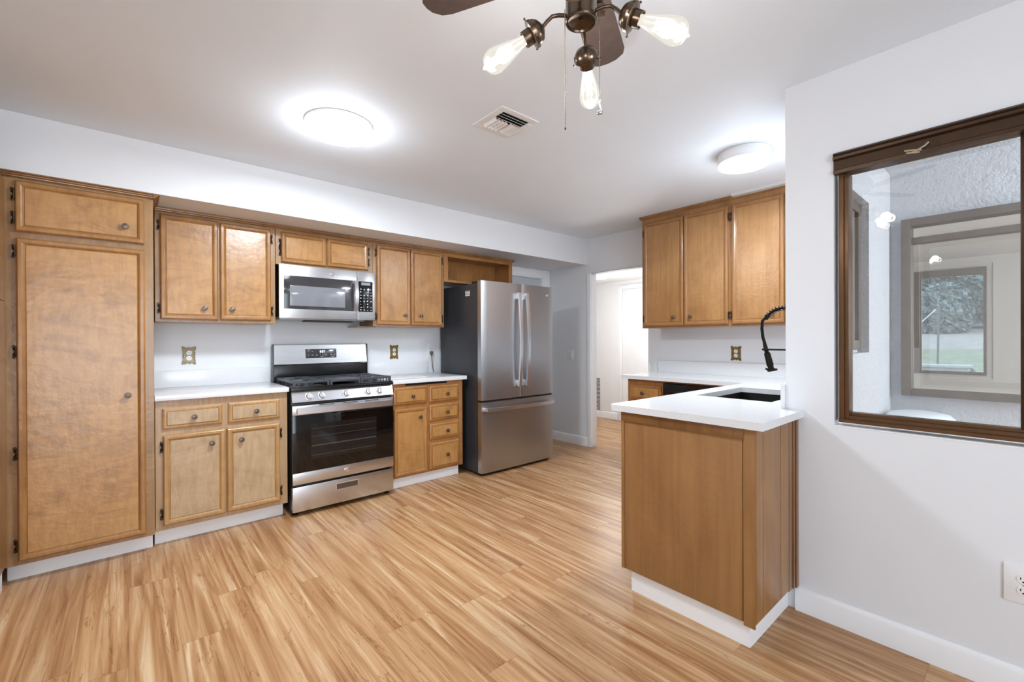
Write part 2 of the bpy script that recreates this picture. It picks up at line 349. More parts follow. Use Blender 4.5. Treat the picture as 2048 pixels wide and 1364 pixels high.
# cooking wall, with the doorway behind the refrigerator
bm = NB(); box(bm, -2.12, 3.05, YW, YW+.12, 0, ZS+.02); box(bm, 3.05, 3.917, YW, YW+.12, 2.009, ZS+.02); box(bm, 3.917, XW+.12, YW, YW+.12, 0, ZS+.02)
struct('wall_back', bm, M_WALL)
# end wall with the opening to the hall
bm = NB(); box(bm, XW, XW+.09, 3.29, YW, 0, H); box(bm, XW, XW+.09, 2.532, 3.29, 2.0, H); box(bm, XW, XW+.09, .60, 2.532, 0, H)
struct('wall_end', bm, M_WALL)
# wall behind the sink, window over the sink
bm = NB(); box(bm, XR+.13, 2.45, .60, YE, 0, H); box(bm, 2.45, 2.98, .60, YE, 0, 1.18); box(bm, 2.45, 2.98, .60, YE, 1.95, H); box(bm, 2.98, XW, .60, YE, 0, H)
struct('wall_sink', bm, M_WALL)
# right wall with the large window
bm = NB(); T = XR+.13
box(bm, XR, T, .55, YE, 0, H); box(bm, XR, T, -1.1, .55, 0, .863); box(bm, XR, T, -1.1, .55, 2.039, H); box(bm, XR, T, -3.0, -1.1, 0, H)
struct('wall_right', bm, M_WALL)
# behind the camera and at the left
bm = NB(); box(bm, -2.0, -1.4, -3.12, -3.0, 0, H); box(bm, 1.0, T, -3.12, -3.0, 0, H); box(bm, -1.4, 1.0, -3.12, -3.0, 2.08, H); struct('wall_patio', bm, M_WALL)
bm = NB(); box(bm, -2.12, -2.0, -3.12, YW+.12, 0, H); struct('wall_left', bm, M_WALL)
# patio door frame (seen in reflections)
bm = NB(); frame(bm, -1.4, 1.0, 0, 2.08, .05, .05, .05, .05, -3.08, -3.02); box(bm, -.25, -.15, -3.08, -3.02, .05, 2.03); d = struct('door_3', bm, M_BRONZE_D)

# baseboards
def bbprof(y, s):   # profile in (depth, z)
    return [(y, 0), (y+s*.014, 0), (y+s*.014, .088), (y+s*.010, .098), (y+s*.004, .104), (y, .105)]
bm = NB(); prism(bm, [(x, z) for x, z in bbprof(XR, -1)], YE-.04, -3.0, 'y'); struct('baseboard_right', bm, M_TRIM)
bm = NB(); prism(bm, bbprof(XW, -1), 3.336, 3.90, 'y'); struct('baseboard_end', bm, M_TRIM)
# corner casing of the opening to the hall
bm = NB(); box(bm, XW-.012, XW+.002, 3.284, 3.335, 0, 2.0, .003); box(bm, XW-.002, XW+.09, 3.276, 3.291, 0, 2.0, .003)
struct('trim_2', bm, M_TRIM)
bm = NB(); box(bm, XW-.003, XW+.09, 2.532, 3.276, 1.996, 2.003); struct('trim_3', bm, mat('opening_head_grey', (176, 176, 178), .6, noise=.01))  # grey strip drawing the thin dark line along the opening's head
bm = NB(); box(bm, XW-.004, XW+.09, 2.524, 2.540, 0, 2.0, .002); struct('trim_4', bm, M_TRIM)
# doorway behind the fridge
bm = NB(); box(bm, 3.917, 4.035, YW-.016, YW+.002, 0, 2.10, .003); box(bm, 2.98, 3.917, YW-.016, YW+.002, 2.009, 2.10, .003)
box(bm, 3.905, 3.918, YW-.004, YW+.10, 0, 2.009); box(bm, 3.05, 3.905, YW-.004, YW+.10, 1.998, 2.010)
struct('trim_5', bm, M_TRIM)
bm = NB(); box(bm, 3.05, 3.905, YW+.05, YW+.085, .01, 1.995, .002); d2 = struct('door_1', bm, mat('pale_door_paint', (206, 210, 216), .5, noise=.01))
bm = NB(); lathe(bm, [(.0, 0), (.026, .004), (.028, .02), (.018, .03), (.012, .05)], (3.84, YW+.045, .98), (0, -1, 0), 20); obj('door_knob', bm, M_CHROME, d2)

# hall behind the opening
XH = 5.72
bm = NB(); box(bm, XH, XH+.1, 1.6, 4.108, 0, 2.13); box(bm, XH, XH+.1, 4.108, 5.6, 0, 2.13)
struct('wall_hall', bm, M_HALL)
bm = NB(); box(bm, XW+.09, XH, 5.5, 5.6, 0, 2.13); box(bm, XW+.09, XH, 1.6, 1.7, 0, 2.13); box(bm, XW+.09, XW+.2, YW+.12, 5.5, 0, 2.13); struct('wall_hall_far', bm, M_HALL)
bm = NB(); box(bm, XW+.0905, XH+.1, 1.6, 5.6, 2.13, 2.2); struct('ceiling_hall', bm, M_HALL)
bm = NB(); prism(bm, bbprof(XH, -1), 4.13, 5.5, 'y'); struct('baseboard_hall', bm, M_TRIM)
bm = NB(); box(bm, XH-.018, XH, 4.035, 4.108, 0, 1.9995, .002); box(bm, XH-.018, XH, 3.05, 4.108, 2.0, 2.065, .002); struct('trim_6', bm, M_TRIM)
bm = NB(); box(bm, XH-.004, XH-.002, 3.1, 4.030, .01, 1.995); hd = struct('door_2', bm, mat('hall_door_paint', (238, 239, 240), .45, noise=.01))

# window over the sink (seen from outside through the big window)
def bz(bm, *a): return box(bm, *a)
bm = NB(); frame(bm, 2.45, 2.98, 1.18, 1.95, .045, .045, .05, .045, .585, .655); box(bm, 2.83, 2.875, .59, .65, 1.23, 1.905)
w2 = struct('window_2', bm, M_TAUPE)
bm = NB(); box(bm, 2.495, 2.935, .615, .619, 1.23, 1.905); obj('pane', bm, M_PANE, w2)
bm = NB(); box(bm, 2.885, 2.93, .6135, .6148, 1.26, 1.35); st = obj('sticker', bm, M_WPLAST, w2, label='white printed glass sticker')
bm = NB()
for i, z in enumerate((1.335, 1.325, 1.30, 1.275)): box(bm, 2.889, 2.915-.006*(i % 2), .6128, .6136, z, z+.003)
obj('print', bm, M_HOLE, st)

# the big window in the right wall
Y1 = .535; Y0 = -1.08
bm = NB()
xa, xb = XR+.012, XR+.085
box(bm, xa, xb, Y1-.018, Y1, .880, 1.95, .002); box(bm, xa+.006, xb, Y1-.034, Y1-.018, .90, 1.95, .002)
box(bm, xa, xb, Y0, Y0+.034, .880, 1.96, .002)
box(bm, xa, xb, Y0, Y1, 1.955, 2.036)
w1 = struct('window_1', bm, M_BRONZE)
bm = NB(); prism(bm, [(xa-.006, .879), (xa-.006, .893), (xa+.012, .895), (xa+.012, .908), (xa+.028, .910), (xa+.028, .921), (xb, .921), (xb, .879)], Y0, Y1, 'y'); obj('bottom_rail', bm, M_BRONZE, w1)
bm = NB(); prism(bm, [(XR-.012, 1.948), (XR-.014, 1.962), (XR-.008, 1.966), (XR-.008, 2.002), (XR-.022, 2.008), (XR-.024, 2.018), (XR-.014, 2.022), (XR-.020, 2.030), (XR-.010, 2.0385), (XR+.02, 2.0385), (XR+.02, 1.948)], Y0, .548, 'y')
obj('head_track', bm, M_BRONZE_D, w1)
bm = NB(); box(bm, xa+.010, xb-.02, -.042, .016, .921, 1.96, .003); obj('meeting_stile', bm, M_BRONZE_D, w1)
bm = NB(); box(bm, xa+.045, xa+.049, .014, .503, .921, 1.955); obj('pane', bm, M_PANE, w1)
bm = NB(); box(bm, xa+.022, xa+.026, Y0+.03, -.04, .921, 1.955); obj('pane', bm, M_PANE, w1)
bm = NB()
for p in ([(.315, 1.972), (.29, 1.968), (.265, 1.962)], [(.30, 1.958), (.28, 1.963), (.255, 1.975), (.245, 1.985)], [(.31, 1.962), (.285, 1.957), (.27, 1.955)]):
    tube(bm, [(XR-.016, y, z) for y, z in p], .0035, 6)
tag(obj('torn_tape', bm, mat('tape_scrap', (176, 160, 136), .6, noise=.2)), 'small torn scrap of tape stuck on the bronze window head', 'tape')
# sill of plaster
bm = NB(); box(bm, XR-.002, xb, Y0, .5505, .860, .8645); struct('trim_7', bm, M_TRIM)

# light well outside the big window
bm = NB(); box(bm, T, 2.45, .55, .60, -.1, 2.7); box(bm, 2.45, 2.98, .55, .60, -.1, 1.166); box(bm, 2.45, 2.98, .55, .60, 1.956, 2.7); box(bm, 2.98, 3.54, .55, .60, -.1, 2.7)
box(bm, 3.54, 3.66, .495, .60, -.1, 2.7); box(bm, 3.54, 3.66, -4.0, .495, -.1, .90); box(bm, 3.54, 3.66, -4.0, .495, 1.945, 2.7); box(bm, 3.54, 3.66, -4., -1.2, .9, 1.945)
struct('wall_outside', bm, M_STUC)
bm = NB(); prism(bm, [(.56, 2.235), (.56, 2.33), (-.25, 2.50), (-.25, 2.40)], T, 3.54, 'x'); struct('trim_8', bm, M_STUC)
bm = NB(); box(bm, 2.43, 3.6, -6, .6, -.15, -.1); struct('floor_outside', bm, mat('concrete', (170, 168, 164), .9, noise=.1, nscale=20, bump=.2))
bm = NB(); 
for (a, b, c, d_) in ((.45, .495, .90, 1.945),): box(bm, 3.50, 3.60, a, b, c, d_, .003)
box(bm, 3.50, 3.60, -1.2, .45, .90, .938, .003); box(bm, 3.50, 3.60, -1.2, .45, 1.90, 1.945, .003)
box(bm, 3.525, 3.60, -1.2, .45, 1.80, 1.835, .003); box(bm, 3.50, 3.60, -1.2, -1.16, .9, 1.945)
w3 = struct('window_3', bm, M_TAUPE)
bm = NB(); box(bm, 3.548, 3.552, -1.16, .45, .938, 1.90); obj('pane', bm, M_PANE, w3)
# white rounded lid standing in the corner of the light well
bm = NB(); lathe(bm, [(.0, .832), (.08, .830), (.125, .820), (.145, .80), (.145, -.10)], (3.34, .395, 0), (0, 0, 1), 40)
tag(obj('water_barrel', bm, mat('white_barrel', (244, 246, 248), .35, noise=.01)), 'white round barrel top in the stucco corner outside the big window', 'barrel')

# room across the light well and its far window
XF = 9.0
bm = NB(); box(bm, XF, XF+.12, -3, .37, 0, 2.38); box(bm, XF, XF+.12, .37, 1.9, 0, .72); box(bm, XF, XF+.12, .37, 1.9, 2.23, 2.38); box(bm, XF, XF+.12, 1.9, 2.4, 0, 2.38)
struct('wall_far_room', bm, M_BEIGE)
bm = NB(); box(bm, 3.66, XF, -3, 1.55, 2.38, 2.45); struct('ceiling_far_room', bm, M_BEIGE)
bm = NB(); box(bm, 3.66, XF, -3, 1.55, -.11, -.061); struct('floor_far_room', bm, mat('far_room_floor', (176, 150, 120), .5, noise=.1))
bm = NB(); box(bm, XH+.11, XF, 1.50, 1.60, 0, 2.38); box(bm, 4.17, XH+.11, 1.50, 1.595, 0, 2.38); struct('wall_far_room_left', bm, M_BEIGE)
bm = NB(); box(bm, XF-.012, XF, .285, .31, .66, 2.30); box(bm, XF-.012, XF, .31, 1.5, .655, .68); box(bm, XF-.012, XF, .31, 1.5, 2.27, 2.295); struct('trim_9', bm, M_BEIGE)
bm = NB(); box(bm, XF-.03, XF+.06, .37, .40, .72, 2.23); box(bm, XF-.03, XF+.06, .40, 1.5, .72, .76); box(bm, XF-.03, XF+.06, .40, 1.5, 2.13, 2.23); box(bm, XF-.03, XF+.06, 1.04, 1.12, .76, 2.13)
w4 = struct('window_4', bm, M_TAUPE)
bm = NB(); box(bm, XF+.01, XF+.014, .40, 1.5, .76, 2.13); obj('pane', bm, M_PANE2, w4)

# the yard seen through both windows; glass haze is put into grass and leaf colours
M_GRASS = mat('grass', (150, 158, 132), .9, noise=.3, nscale=3, bump=.5, bscale=30)
M_LEAF = mat('foliage', (142, 156, 152), .8, noise=.45, nscale=1.5)
M_DIRT = mat('dry_slope', (176, 170, 160), .9, noise=.15, nscale=1.2, bump=.4, bscale=6)
M_STONE = mat('pale_wall_stone', (190, 188, 184), .9, noise=.12, nscale=6)
bm = NB()
prof = [(9.2, -.15), (13, -.05), (22, .45), (27, .75)]
V = [[bm.verts.new((x, y, z)) for y in (-30, 40)] for x, z in prof]
for a, b in zip(V, V[1:]): bm.faces.new((a[0], b[0], b[1], a[1]))
g = obj('lawn', bm, M_GRASS); g['kind'] = 'structure'
bm = NB(); V = [[bm.verts.new((x, y, z)) for y in (-30, 40)] for x, z in ((27, .75), (41, 1.95), (90, 7))]
for a, b in zip(V, V[1:]): bm.faces.new((a[0], b[0], b[1], a[1]))
g = obj('hillside', bm, M_DIRT); g['kind'] = 'structure'
def foliage(name, cx_, cy_, z0, rx, rz, n, leaf, label, group, seed=1):
    rr = random.Random(seed); t = thing(name, label, 'tree' if 'tree' in name else 'shrub', (cx_, cy_, z0), 0, group)
    bm = NB()
    for i in range(n):
        th = rr.uniform(0, 2*PI); ph = math.acos(rr.uniform(-.7, 1)); q = rr.uniform(.55, 1.0)
        p = Vector((rx*q*math.sin(ph)*math.cos(th), rx*q*math.sin(ph)*math.sin(th), rz*(.9+q*math.cos(ph))))
        s = leaf*rr.uniform(.6, 1.3); a = Vector((rr.uniform(-1, 1), rr.uniform(-1, 1), rr.uniform(-1, 1))).normalized(); b = a.orthogonal().normalized(); c = a.cross(b)
        vs_ = [bm.verts.new(p+b*s), bm.verts.new(p+c*s*.5), bm.verts.new(p-b*s), bm.verts.new(p-c*s*.5)]; bm.faces.new(vs_)
    obj('foliage', bm, M_LEAF, t)
    bm = NB(); cyl(bm, (0, 0, -.2), (0, 0, rz*1.1), rx*.07, rx*.03, 8); obj('trunk', bm, mat('bark', (96, 84, 72), .9, noise=.2), t)
    return t
for i, (x, y, z, rx, rz) in enumerate(((40, 1.0, 1.2, 2.0, 3.8), (41, 5.5, 1.3, 2.1, 4.2), (46.5, 3.2, 1.8, 3.0, 5.4), (36.6, 3.3, .9, 1.25, 1.9), (47, -4, 2, 3., 5.), (47, 10.5, 2, 3., 5.))):
    foliage('yard_tree', x, y, z, rx, rz, 5200, .24, 'hazy grey green tree on the slope beyond the lawn', 'trees beyond the lawn', i+3)
for i, (x, y) in enumerate(((13.4, 1.62), (13.2, .98))):
    foliage('low_shrub', x, y, .38, .28, .16, 260, .05, ('left' if i == 0 else 'right') + ' one of two low round shrubs above the garden wall', 'shrubs behind the garden wall', 20+i)
bm = NB(); box(bm, 12.2, 12.5, .75, 3.2, -.2, .66); t = thing('garden_wall', 'pale low block garden wall seen through the far window', 'garden wall', (12.35, 1.9, 0))
bmesh.ops.translate(bm, verts=bm.verts, vec=(-12.35, -1.9, 0)); obj('block_wall', bm, M_STONE, t, local=True)
bm = NB(); box(bm, -.19, .19, -1.2, 1.3, .66, .71, .01); obj('coping', bm, mat('coping_stone', (206, 204, 200), .8, noise=.08), t)
t = thing('yard_pole', 'thin grey pole with a slanting brace standing on the lawn', 'pole', (14.5, 1.40, 0))
bm = NB(); cyl(bm, (0, 0, 0), (0, -.03, 2.0), .022, .02, 10); obj('post', bm, mat('pole_grey', (120, 122, 126), .5, .3, noise=.1), t)
bm = NB(); cyl(bm, (0, .02, 1.92), (0, .34, 1.55), .012, None, 8); obj('brace', bm, M_WPLAST, t)

# ------------------------------------------------------------------ cabinet parts
W_SINK = wood('maple_sink_moulding', (170, 124, 74), (160, 113, 65), (142, 97, 54), scale=(1.6, 1.6, .8))
W_SINKP = wood('maple_sink_panel', (180, 134, 82), (170, 123, 72), (152, 106, 60), scale=(1.3, 1.3, 1.0), grain=(46, 46, 3), fine=.66, coat=.45, coat_r=.26)
PANEL = {W_SINK: W_SINKP, W_DOOR: W_DOORP, W_PALE: W_PALEP, W_WARM: W_WARMP}
def door_slab(wd, ht, d=.020, fw=.034):
    """raised picture-frame door, local: x 0..wd, z 0..ht, back at y=0, front toward -y"""
    bm = NB()
    e = [(0, 0), (0, d*.55), (.004, d*.85), (.008, d), (fw*.62, d), (fw*.80, d*.86), (fw*.92, d*.62), (fw, d*.56), (fw+.0015, d*.64), (fw+.003, d*.66)]
    return nested(bm, [(a, wd-a, a, ht-a, -h) for a, h in e])
def drawer_slab(wd, ht, d=.020):
    bm = NB(); e = [(0, 0), (0, d*.5), (.003, d*.62), (.010, d*.78), (.020, d*.80), (.0215, d*.72), (.023, d*.98), (.025, d)]
    return nested(bm, [(a, wd-a, a, ht-a, -h) for a, h in e])
def knob_bm():
    bm = NB(); lathe(bm, [(.0085, 0), (.007, .003), (.0055, .010), (.010, .014), (.0155, .018), (.0165, .0215), (.0155, .0235), (.013, .0235), (.0125, .0255), (.009, .0262), (.0085, .0245), (.004, .0245), (.0, .027)], (0, 0, 0), (0, -1, 0), 28)
    return bm
def hinge_bm():
    bm = NB(); rr = random.Random(3)
    tube(bm, [(0, -.012, z*.001) for z in range(-30, 31, 5)], [.0042 if abs(k-6) < 5 else .0028 for k in range(13)], 8)
    for s in (-1, 1):
        pts = [(-.002, -.006, s*.004), (-.009, -.006, s*.012), (-.0065, -.006, s*.020), (-.011, -.006, s*.027), (-.004, -.006, s*.034)]
        tube(bm, pts, .0026, 6)
        bm_ = lathe(bm, [(0, 0), (.0045, .001), (.003, .004), (0, .005)], (-.006, -.002, s*.018), (0, -1, 0), 10)
    return bm
KNOB = finish(knob_bm(), 'knob', M_KNOB); HINGE = finish(hinge_bm(), 'hinge', M_HINGE)
def put(name, me, parent, loc, rot=None):
    o = bpy.data.objects.new(name, me); COL.objects.link(o); o.parent = parent; o.location = loc
    if rot: o.rotation_euler = rot
    return o
def add_door(t, x0, x1, z0, z1, yf, m, knob=None, hinge=None, hz=None, hname='hinge'):
    """door on face plane yf (front toward -y), in thing coordinates"""
    d = obj('door', door_slab(x1-x0, z1-z0), m, t, (x0, yf, z0), local=True, smooth=12)
    bm = NB(); box(bm, .0362, x1-x0-.0362, -.0142, -.010, .0362, z1-z0-.0362); obj('panel', bm, PANEL[m], d)
    if knob: put('knob', KNOB, d, (knob[0]-x0, -.013, knob[1]-z0))
    if hinge:
        for z in hz or (z0+.07, z1-.07):
            o = put('hinge', HINGE, d, (-.003 if hinge == 'l' else x1-x0+.003, -.002, z-z0))
            if hinge == 'r': o.scale = (-1, 1, 1)
    return d
def add_drawer(t, x0, x1, z0, z1, yf, m, knob):
    d = obj('drawer', drawer_slab(x1-x0, z1-z0), m, t, (x0, yf, z0), local=True, smooth=12)
    bm = NB(); box(bm, .0245, x1-x0-.0245, -.0206, -.012, .0245, z1-z0-.0245, .0008, 1); obj('panel', bm, PANEL[m], d)
    put('knob', KNOB, d, (knob[0]-x0, -.019, knob[1]-z0)); return d
def crown(bm, x0, x1, yf, z1, right_ret=False, left_ret=False, depth=.3, h=.030, out=.030):
    P_ = [(0, 0), (-.004, 0), (-.006, .004), (-.012, .007), (-.013, .012), (-.020, .015), (-.022, .021), (-out, .024), (-out, h), (0, h)]
    poly = [(yf+a, z1-h+b) for a, b in P_]
    prism(bm, poly, x0, x1, 'x')
    if right_ret: prism(bm, [(x1-a, z1-h+b) for a, b in P_], yf-out, yf+depth, 'y')
    if left_ret: prism(bm, [(x0+a, z1-h+b) for a, b in P_], yf-out, yf+depth, 'y')
    return bm
def carcass(bm, x0, x1, z0, z1, yf, yb, holes=()):
    """closed box"""
    return box(bm, x0, x1, yf, yb, z0, z1, .0015, 1)

# ---- pantry
YP = 3.37
t = thing('pantry_cabinet', 'tall maple pantry cabinet with a short top door over one long door', 'cabinet', (-.18, YP, 0))
ox = .18
def L_(x): return x+ox
bm = NB(); carcass(bm, L_(-.474), L_(.121), .098, 2.076, 0, .57); obj('body', bm, W_FRAME, t)
bm = NB(); box(bm, L_(-.474), L_(.112), .085, .10, 0, .098); box(bm, L_(.100), L_(.114), .1, .11, 0, .098); obj('toe_kick', bm, M_TRIM, t)
bm = NB(); crown(bm, L_(-.474), L_(.121), 0, 2.104, right_ret=True, depth=.26); obj('crown_moulding', bm, W_CROWN, t)
add_door(t, L_(-.428), L_(.081), 1.803, 2.062, 0, W_DOOR, (L_(-.003), 1.893), 'l', (1.87, 1.99))
add_door(t, L_(-.425), L_(.081), .121, 1.770, 0, W_DOOR, (L_(.003), .932), 'l', (1.70, 1.19, .67, .20))

# ---- cabinet at right angles, at the left edge of the picture
t = thing('corner_cabinet', 'tall maple cabinet side at the left end of the pantry, at right angles to it', 'cabinet', (-.475, 2.9, 0), rad(90))
# local: x -> +Y world, y -> -X world ; front toward +X world is local -y
bm = NB(); box(bm, -.50, .469, .0, .58, .098, 2.076, .0015, 1); obj('body', bm, W_FRAME, t)
bm = NB(); box(bm, -.50, .455, .003, .015, 0, .098); obj('toe_kick', bm, M_TRIM, t)
bm = NB(); box(bm, -.45, .462, -.012, 0, 1.447, 2.06, .002); obj('door', bm, W_DOOR, t)
bm = NB(); box(bm, -.45, .462, -.012, 0, .12, 1.443, .002); obj('door', bm, W_DOOR, t)

# ---- wall cabinets over the range side
YU = 3.655; ZB = 1.366
def wallcab(name, label, x0, x1, z0, cz=2.104, yf=YU, yb=YW-.002, m=W_FRAME):
    t = thing(name, label, 'cabinet', ((x0+x1)/2, yf, z0), 0, 'wall cabinets above the range counter'); return t, (x0+x1)/2
t, c = wallcab('wall_cabinet', 'maple wall cabinet with two tall doors, right of the pantry', .137, .838, ZB)
bm = NB(); carcass(bm, .137-c, .836-c, 0, 2.076-ZB, 0, YW-.002-YU); obj('body', bm, W_FRAME, t)
bm = NB(); crown(bm, .137-c, .8375-c, 0, 2.104-ZB, out=.022); obj('crown_moulding', bm, W_CROWN, t)
add_door(t, .163-c, .478-c, 1.384-ZB, 2.061-ZB, 0, W_DOOR, (.400-c, 1.461-ZB), 'l')
add_door(t, .489-c, .805-c, 1.388-ZB, 2.057-ZB, 0, W_DOOR, (.560-c, 1.461-ZB), 'r')
Z2 = 1.812
t, c = wallcab('wall_cabinet', 'short maple wall cabinet with two knobless doors above the microwave', .838, 1.590, Z2)
bm = NB(); carcass(bm, .8385-c, 1.589-c, 0, 2.076-Z2, 0, YW-.002-YU); obj('body', bm, W_FRAME, t)
bm = NB(); crown(bm, .838-c, 1.5895-c, 0, 2.104-Z2, out=.022); obj('crown_moulding', bm, W_CROWN, t)
add_door(t, .875-c, 1.202-c, 1.828-Z2, 2.055-Z2, 0, W_DOOR, None, 'l', (1.97-Z2, 1.91-Z2))
add_door(t, 1.208-c, 1.545-c, 1.830-Z2, 2.052-Z2, 0, W_DOOR, None, 'r', (1.99-Z2, 1.90-Z2))
t, c = wallcab('wall_cabinet', 'maple wall cabinet with two tall doors between microwave and refrigerator', 1.590, 2.300, ZB)
bm = NB(); carcass(bm, 1.5905-c, 2.298-c, -.004, 2.076-ZB, 0, YW-.002-YU); box(bm, 1.48-c, 1.64-c, .06, YW-.004-YU, -.012, -.0045); obj('body', bm, W_FRAME, t)
bm = NB(); crown(bm, 1.590-c, 2.2995-c, 0, 2.104-ZB, out=.022); obj('crown_moulding', bm, W_CROWN, t)
add_door(t, 1.622-c, 1.940-c, 1.376-ZB, 2.062-ZB, 0, W_WARM, (1.881-c, 1.462-ZB), 'l')
add_door(t, 1.946-c, 2.269-c, 1.374-ZB, 2.061-ZB, 0, W_WARM, (2.041-c, 1.463-ZB), 'r')
Z4 = 1.800
t, c = wallcab('open_wall_cabinet', 'open-fronted maple shelf box above the refrigerator', 2.300, 3.175, Z4)
bm = NB(); d_ = YW-.002-YU
box(bm, 2.3005-c, 2.346-c, 0, .02, 0, 2.076-Z4); box(bm, 3.12-c, 3.165-c, 0, .02, 0, 2.076-Z4); box(bm, 2.346-c, 3.12-c, 0, .02, 0, .022); box(bm, 2.346-c, 3.12-c, 0, .02, 2.045-Z4, 2.076-Z4)
obj('face_frame', bm, W_WARM, t)
bm = NB(); box(bm, 2.3005-c, 2.32-c, .02, d_, 0, 2.076-Z4); box(bm, 3.145-c, 3.165-c, .02, d_, 0, 2.076-Z4); box(bm, 2.32-c, 3.145-c, .02, d_, 0, .018); box(bm, 2.32-c, 3.145-c, .02, d_, 2.06-Z4, 2.076-Z4); box(bm, 2.32-c, 3.145-c, d_-.015, d_, .018, 2.06-Z4)
obj('body', bm, W_WARM, t)
bm = NB(); crown(bm, 2.300-c, 3.165-c, 0, 2.104-Z4, right_ret=True, depth=.2, out=.022); obj('crown_moulding', bm, W_CROWN, t)

# ---- base cabinets
YB = 3.41
c = .49
t = thing('base_cabinet', 'glare-paled maple base cabinet with two doors and two drawers, left of the range', 'cabinet', (c, YB, 0))
bm = NB(); carcass(bm, .125-c, .852-c, .099, .883, 0, YW-.002-YB); obj('body', bm, W_PALE_F, t)
bm = NB(); box(bm, .123-c, .838-c, .073, .085, 0, .099); obj('toe_kick', bm, M_TRIM, t)
add_drawer(t, .159-c, .465-c, .708, .835, 0, W_PALE, (.315-c, .770)); add_drawer(t, .497-c, .803-c, .706, .837, 0, W_PALE, (.655-c, .769))
add_door(t, .161-c, .480-c, .128, .672, 0, W_PALE, (.406-c, .591), 'l'); add_door(t, .488-c, .803-c, .129, .671, 0, W_PALE, (.569-c, .590), 'r')
c = 2.0
t = thing('base_cabinet', 'warm maple base cabinet with one door and five drawers, beside the refrigerator', 'cabinet', (c, YB, 0))
bm = NB(); carcass(bm, 1.638-c, 2.340-c, .095, .879, 0, YW-.002-YB); obj('body', bm, W_WARM, t)
bm = NB(); box(bm, 1.66-c, 2.325-c, .053, .065, 0, .095); box(bm, 2.31-c, 2.325-c, .065, .5, 0, .095); obj('toe_kick', bm, M_TRIM, t)
bm = NB(); box(bm, 1.765-c, 2.17-c, -.0012, .002, .857, .876); obj('board_slot', bm, M_HOLE, t, label='dark empty slot of the missing pull-out board')
add_drawer(t, 1.653-c, 1.965-c, .703, .848, 0, W_WARM, (1.818-c, .768))
add_door(t, 1.653-c, 1.964-c, .110, .669, 0, W_WARM, (1.892-c, .585), 'l', (.60,))
for z0, z1, kz in ((.700, .840, .764), (.536, .675, .600), (.371, .508, .436), (.113, .338, .223)): add_drawer(t, 1.988-c, 2.292-c, z0, z1, 0, W_WARM, (2.160-c, kz))

# ---- countertops on the cooking wall
def counter(bm, x0, x1, y0, y1): return box(bm, x0, x1, y0, y1, .883, .915, .003)
t = thing('countertop', 'white quartz countertop left of the range, against the pantry', 'countertop', (.49, 3.66, .883))
bm = NB(); box(bm, .1225-.49, .858-.49, 3.38-3.66, YW-.001-3.66, 0, .032, .003); obj('slab', bm, M_QUARTZ, t)
bm = NB(); box(bm, .1225-.49, .852-.49, YW-.018-3.66, YW-.001-3.66, .032, .150, .002); obj('backsplash', bm, M_QUARTZ, t)
t = thing('countertop', 'white quartz countertop between the range and the refrigerator', 'countertop', (2.0, 3.66, .879))
bm = NB(); box(bm, 1.634-2.0, 2.371-2.0, 3.38-3.66, YW-.001-3.66, 0, .034, .003); obj('slab', bm, M_QUARTZ, t)
bm = NB(); box(bm, 1.634-2.0, 2.285-2.0, YW-.018-3.66, YW-.001-3.66, .034, .150, .002); obj('backsplash', bm, M_QUARTZ, t)
bm = NB(); box(bm, -.17, .17, -.055, .055, .0035, .0085, .0015)  # added board, shaped after a thin rectangular reflection on the countertop
box(bm, -.165, .165, -.045, .05, 0, .0035)
o = obj('reflection_board', bm, M_WPLAST, None, local=True); o.location = (1.815, 3.49, .9133); tag(o, 'thin white board added for a flat reflection on the counter right of the range', 'board')

# ---- microwave
YM = 3.612
t = thing('microwave', 'stainless over-the-range microwave with black control panel', 'microwave', (1.22, YM, 1.408))
a, b_ = .852-1.22, 1.592-1.22; ht = 1.8115-1.408
bm = NB(); box(bm, a+.006, b_-.002, .022, YW-.004-YM, .012, ht, .003); obj('case', bm, M_BLKPL, t)
bm = NB(); box(bm, a, 1.437-1.22, -.0, .024, .0, ht-.001, .004)
dm = obj('door', bm, M_SS, t)
bm = NB(); box(bm, 1.4395-1.22, b_, -.0, .024, .0, ht-.001, .004); cpn = obj('control_panel', bm, M_SS, t)
bm = NB(); box(bm, .884-1.22, 1.408-1.22, -.003, .001, .072, .322, .002); obj('dark_glass', bm, M_MWDARK, dm)
bm = NB(); box(bm, .925-1.22, 1.337-1.22, -.0042, -.0028, .096, .249, .001); obj('window', bm, M_GLASSGREY, dm)
bm = NB(); pts = [(1.425-1.22, -.012-.022*math.sin(PI*k/12), .072+.25*k/12) for k in range(13)]
prism(bm, [(p[1]-.010, p[2]) for p in pts] + [(p[1]+.002, p[2]) for p in reversed(pts)], 1.407-1.22, 1.436-1.22, 'x'); box(bm, 1.409-1.22, 1.434-1.22, -.014, .001, .070, .090); box(bm, 1.409-1.22, 1.434-1.22, -.014, .001, .302, .322)
obj('handle', bm, M_SSL, dm)
bm = NB(); box(bm, 1.4475-1.22, 1.569-1.22, -.003, .001, .070, .322, .002); kp = obj('keypad', bm, M_BLKGLASS, cpn)
bm = NB(); box(bm, 1.472-1.22, 1.548-1.22, -.004, -.0025, .290, .314); obj('display', bm, M_GLASSGREY, kp)
rr = random.Random(5); bm = NB()
for i in range(4):
    for j in range(8):
        if rr.random() < .12: continue
        x = 1.458-1.22+i*.029+rr.uniform(0, .004); z = .082+j*.0245+rr.uniform(-.002, .002)
        k = rr.random()
        if k < .5: box(bm, x, x+.012*rr.uniform(.6, 1.3), -.0042, -.0028, z, z+.0042)
        else: lathe(bm, [(.0056, 0), (.0056, .0012), (.0034, .0012)], (x+.006, -.003, z+.003), (0, -1, 0), 12)
obj('key_legends', bm, M_MARK, kp)
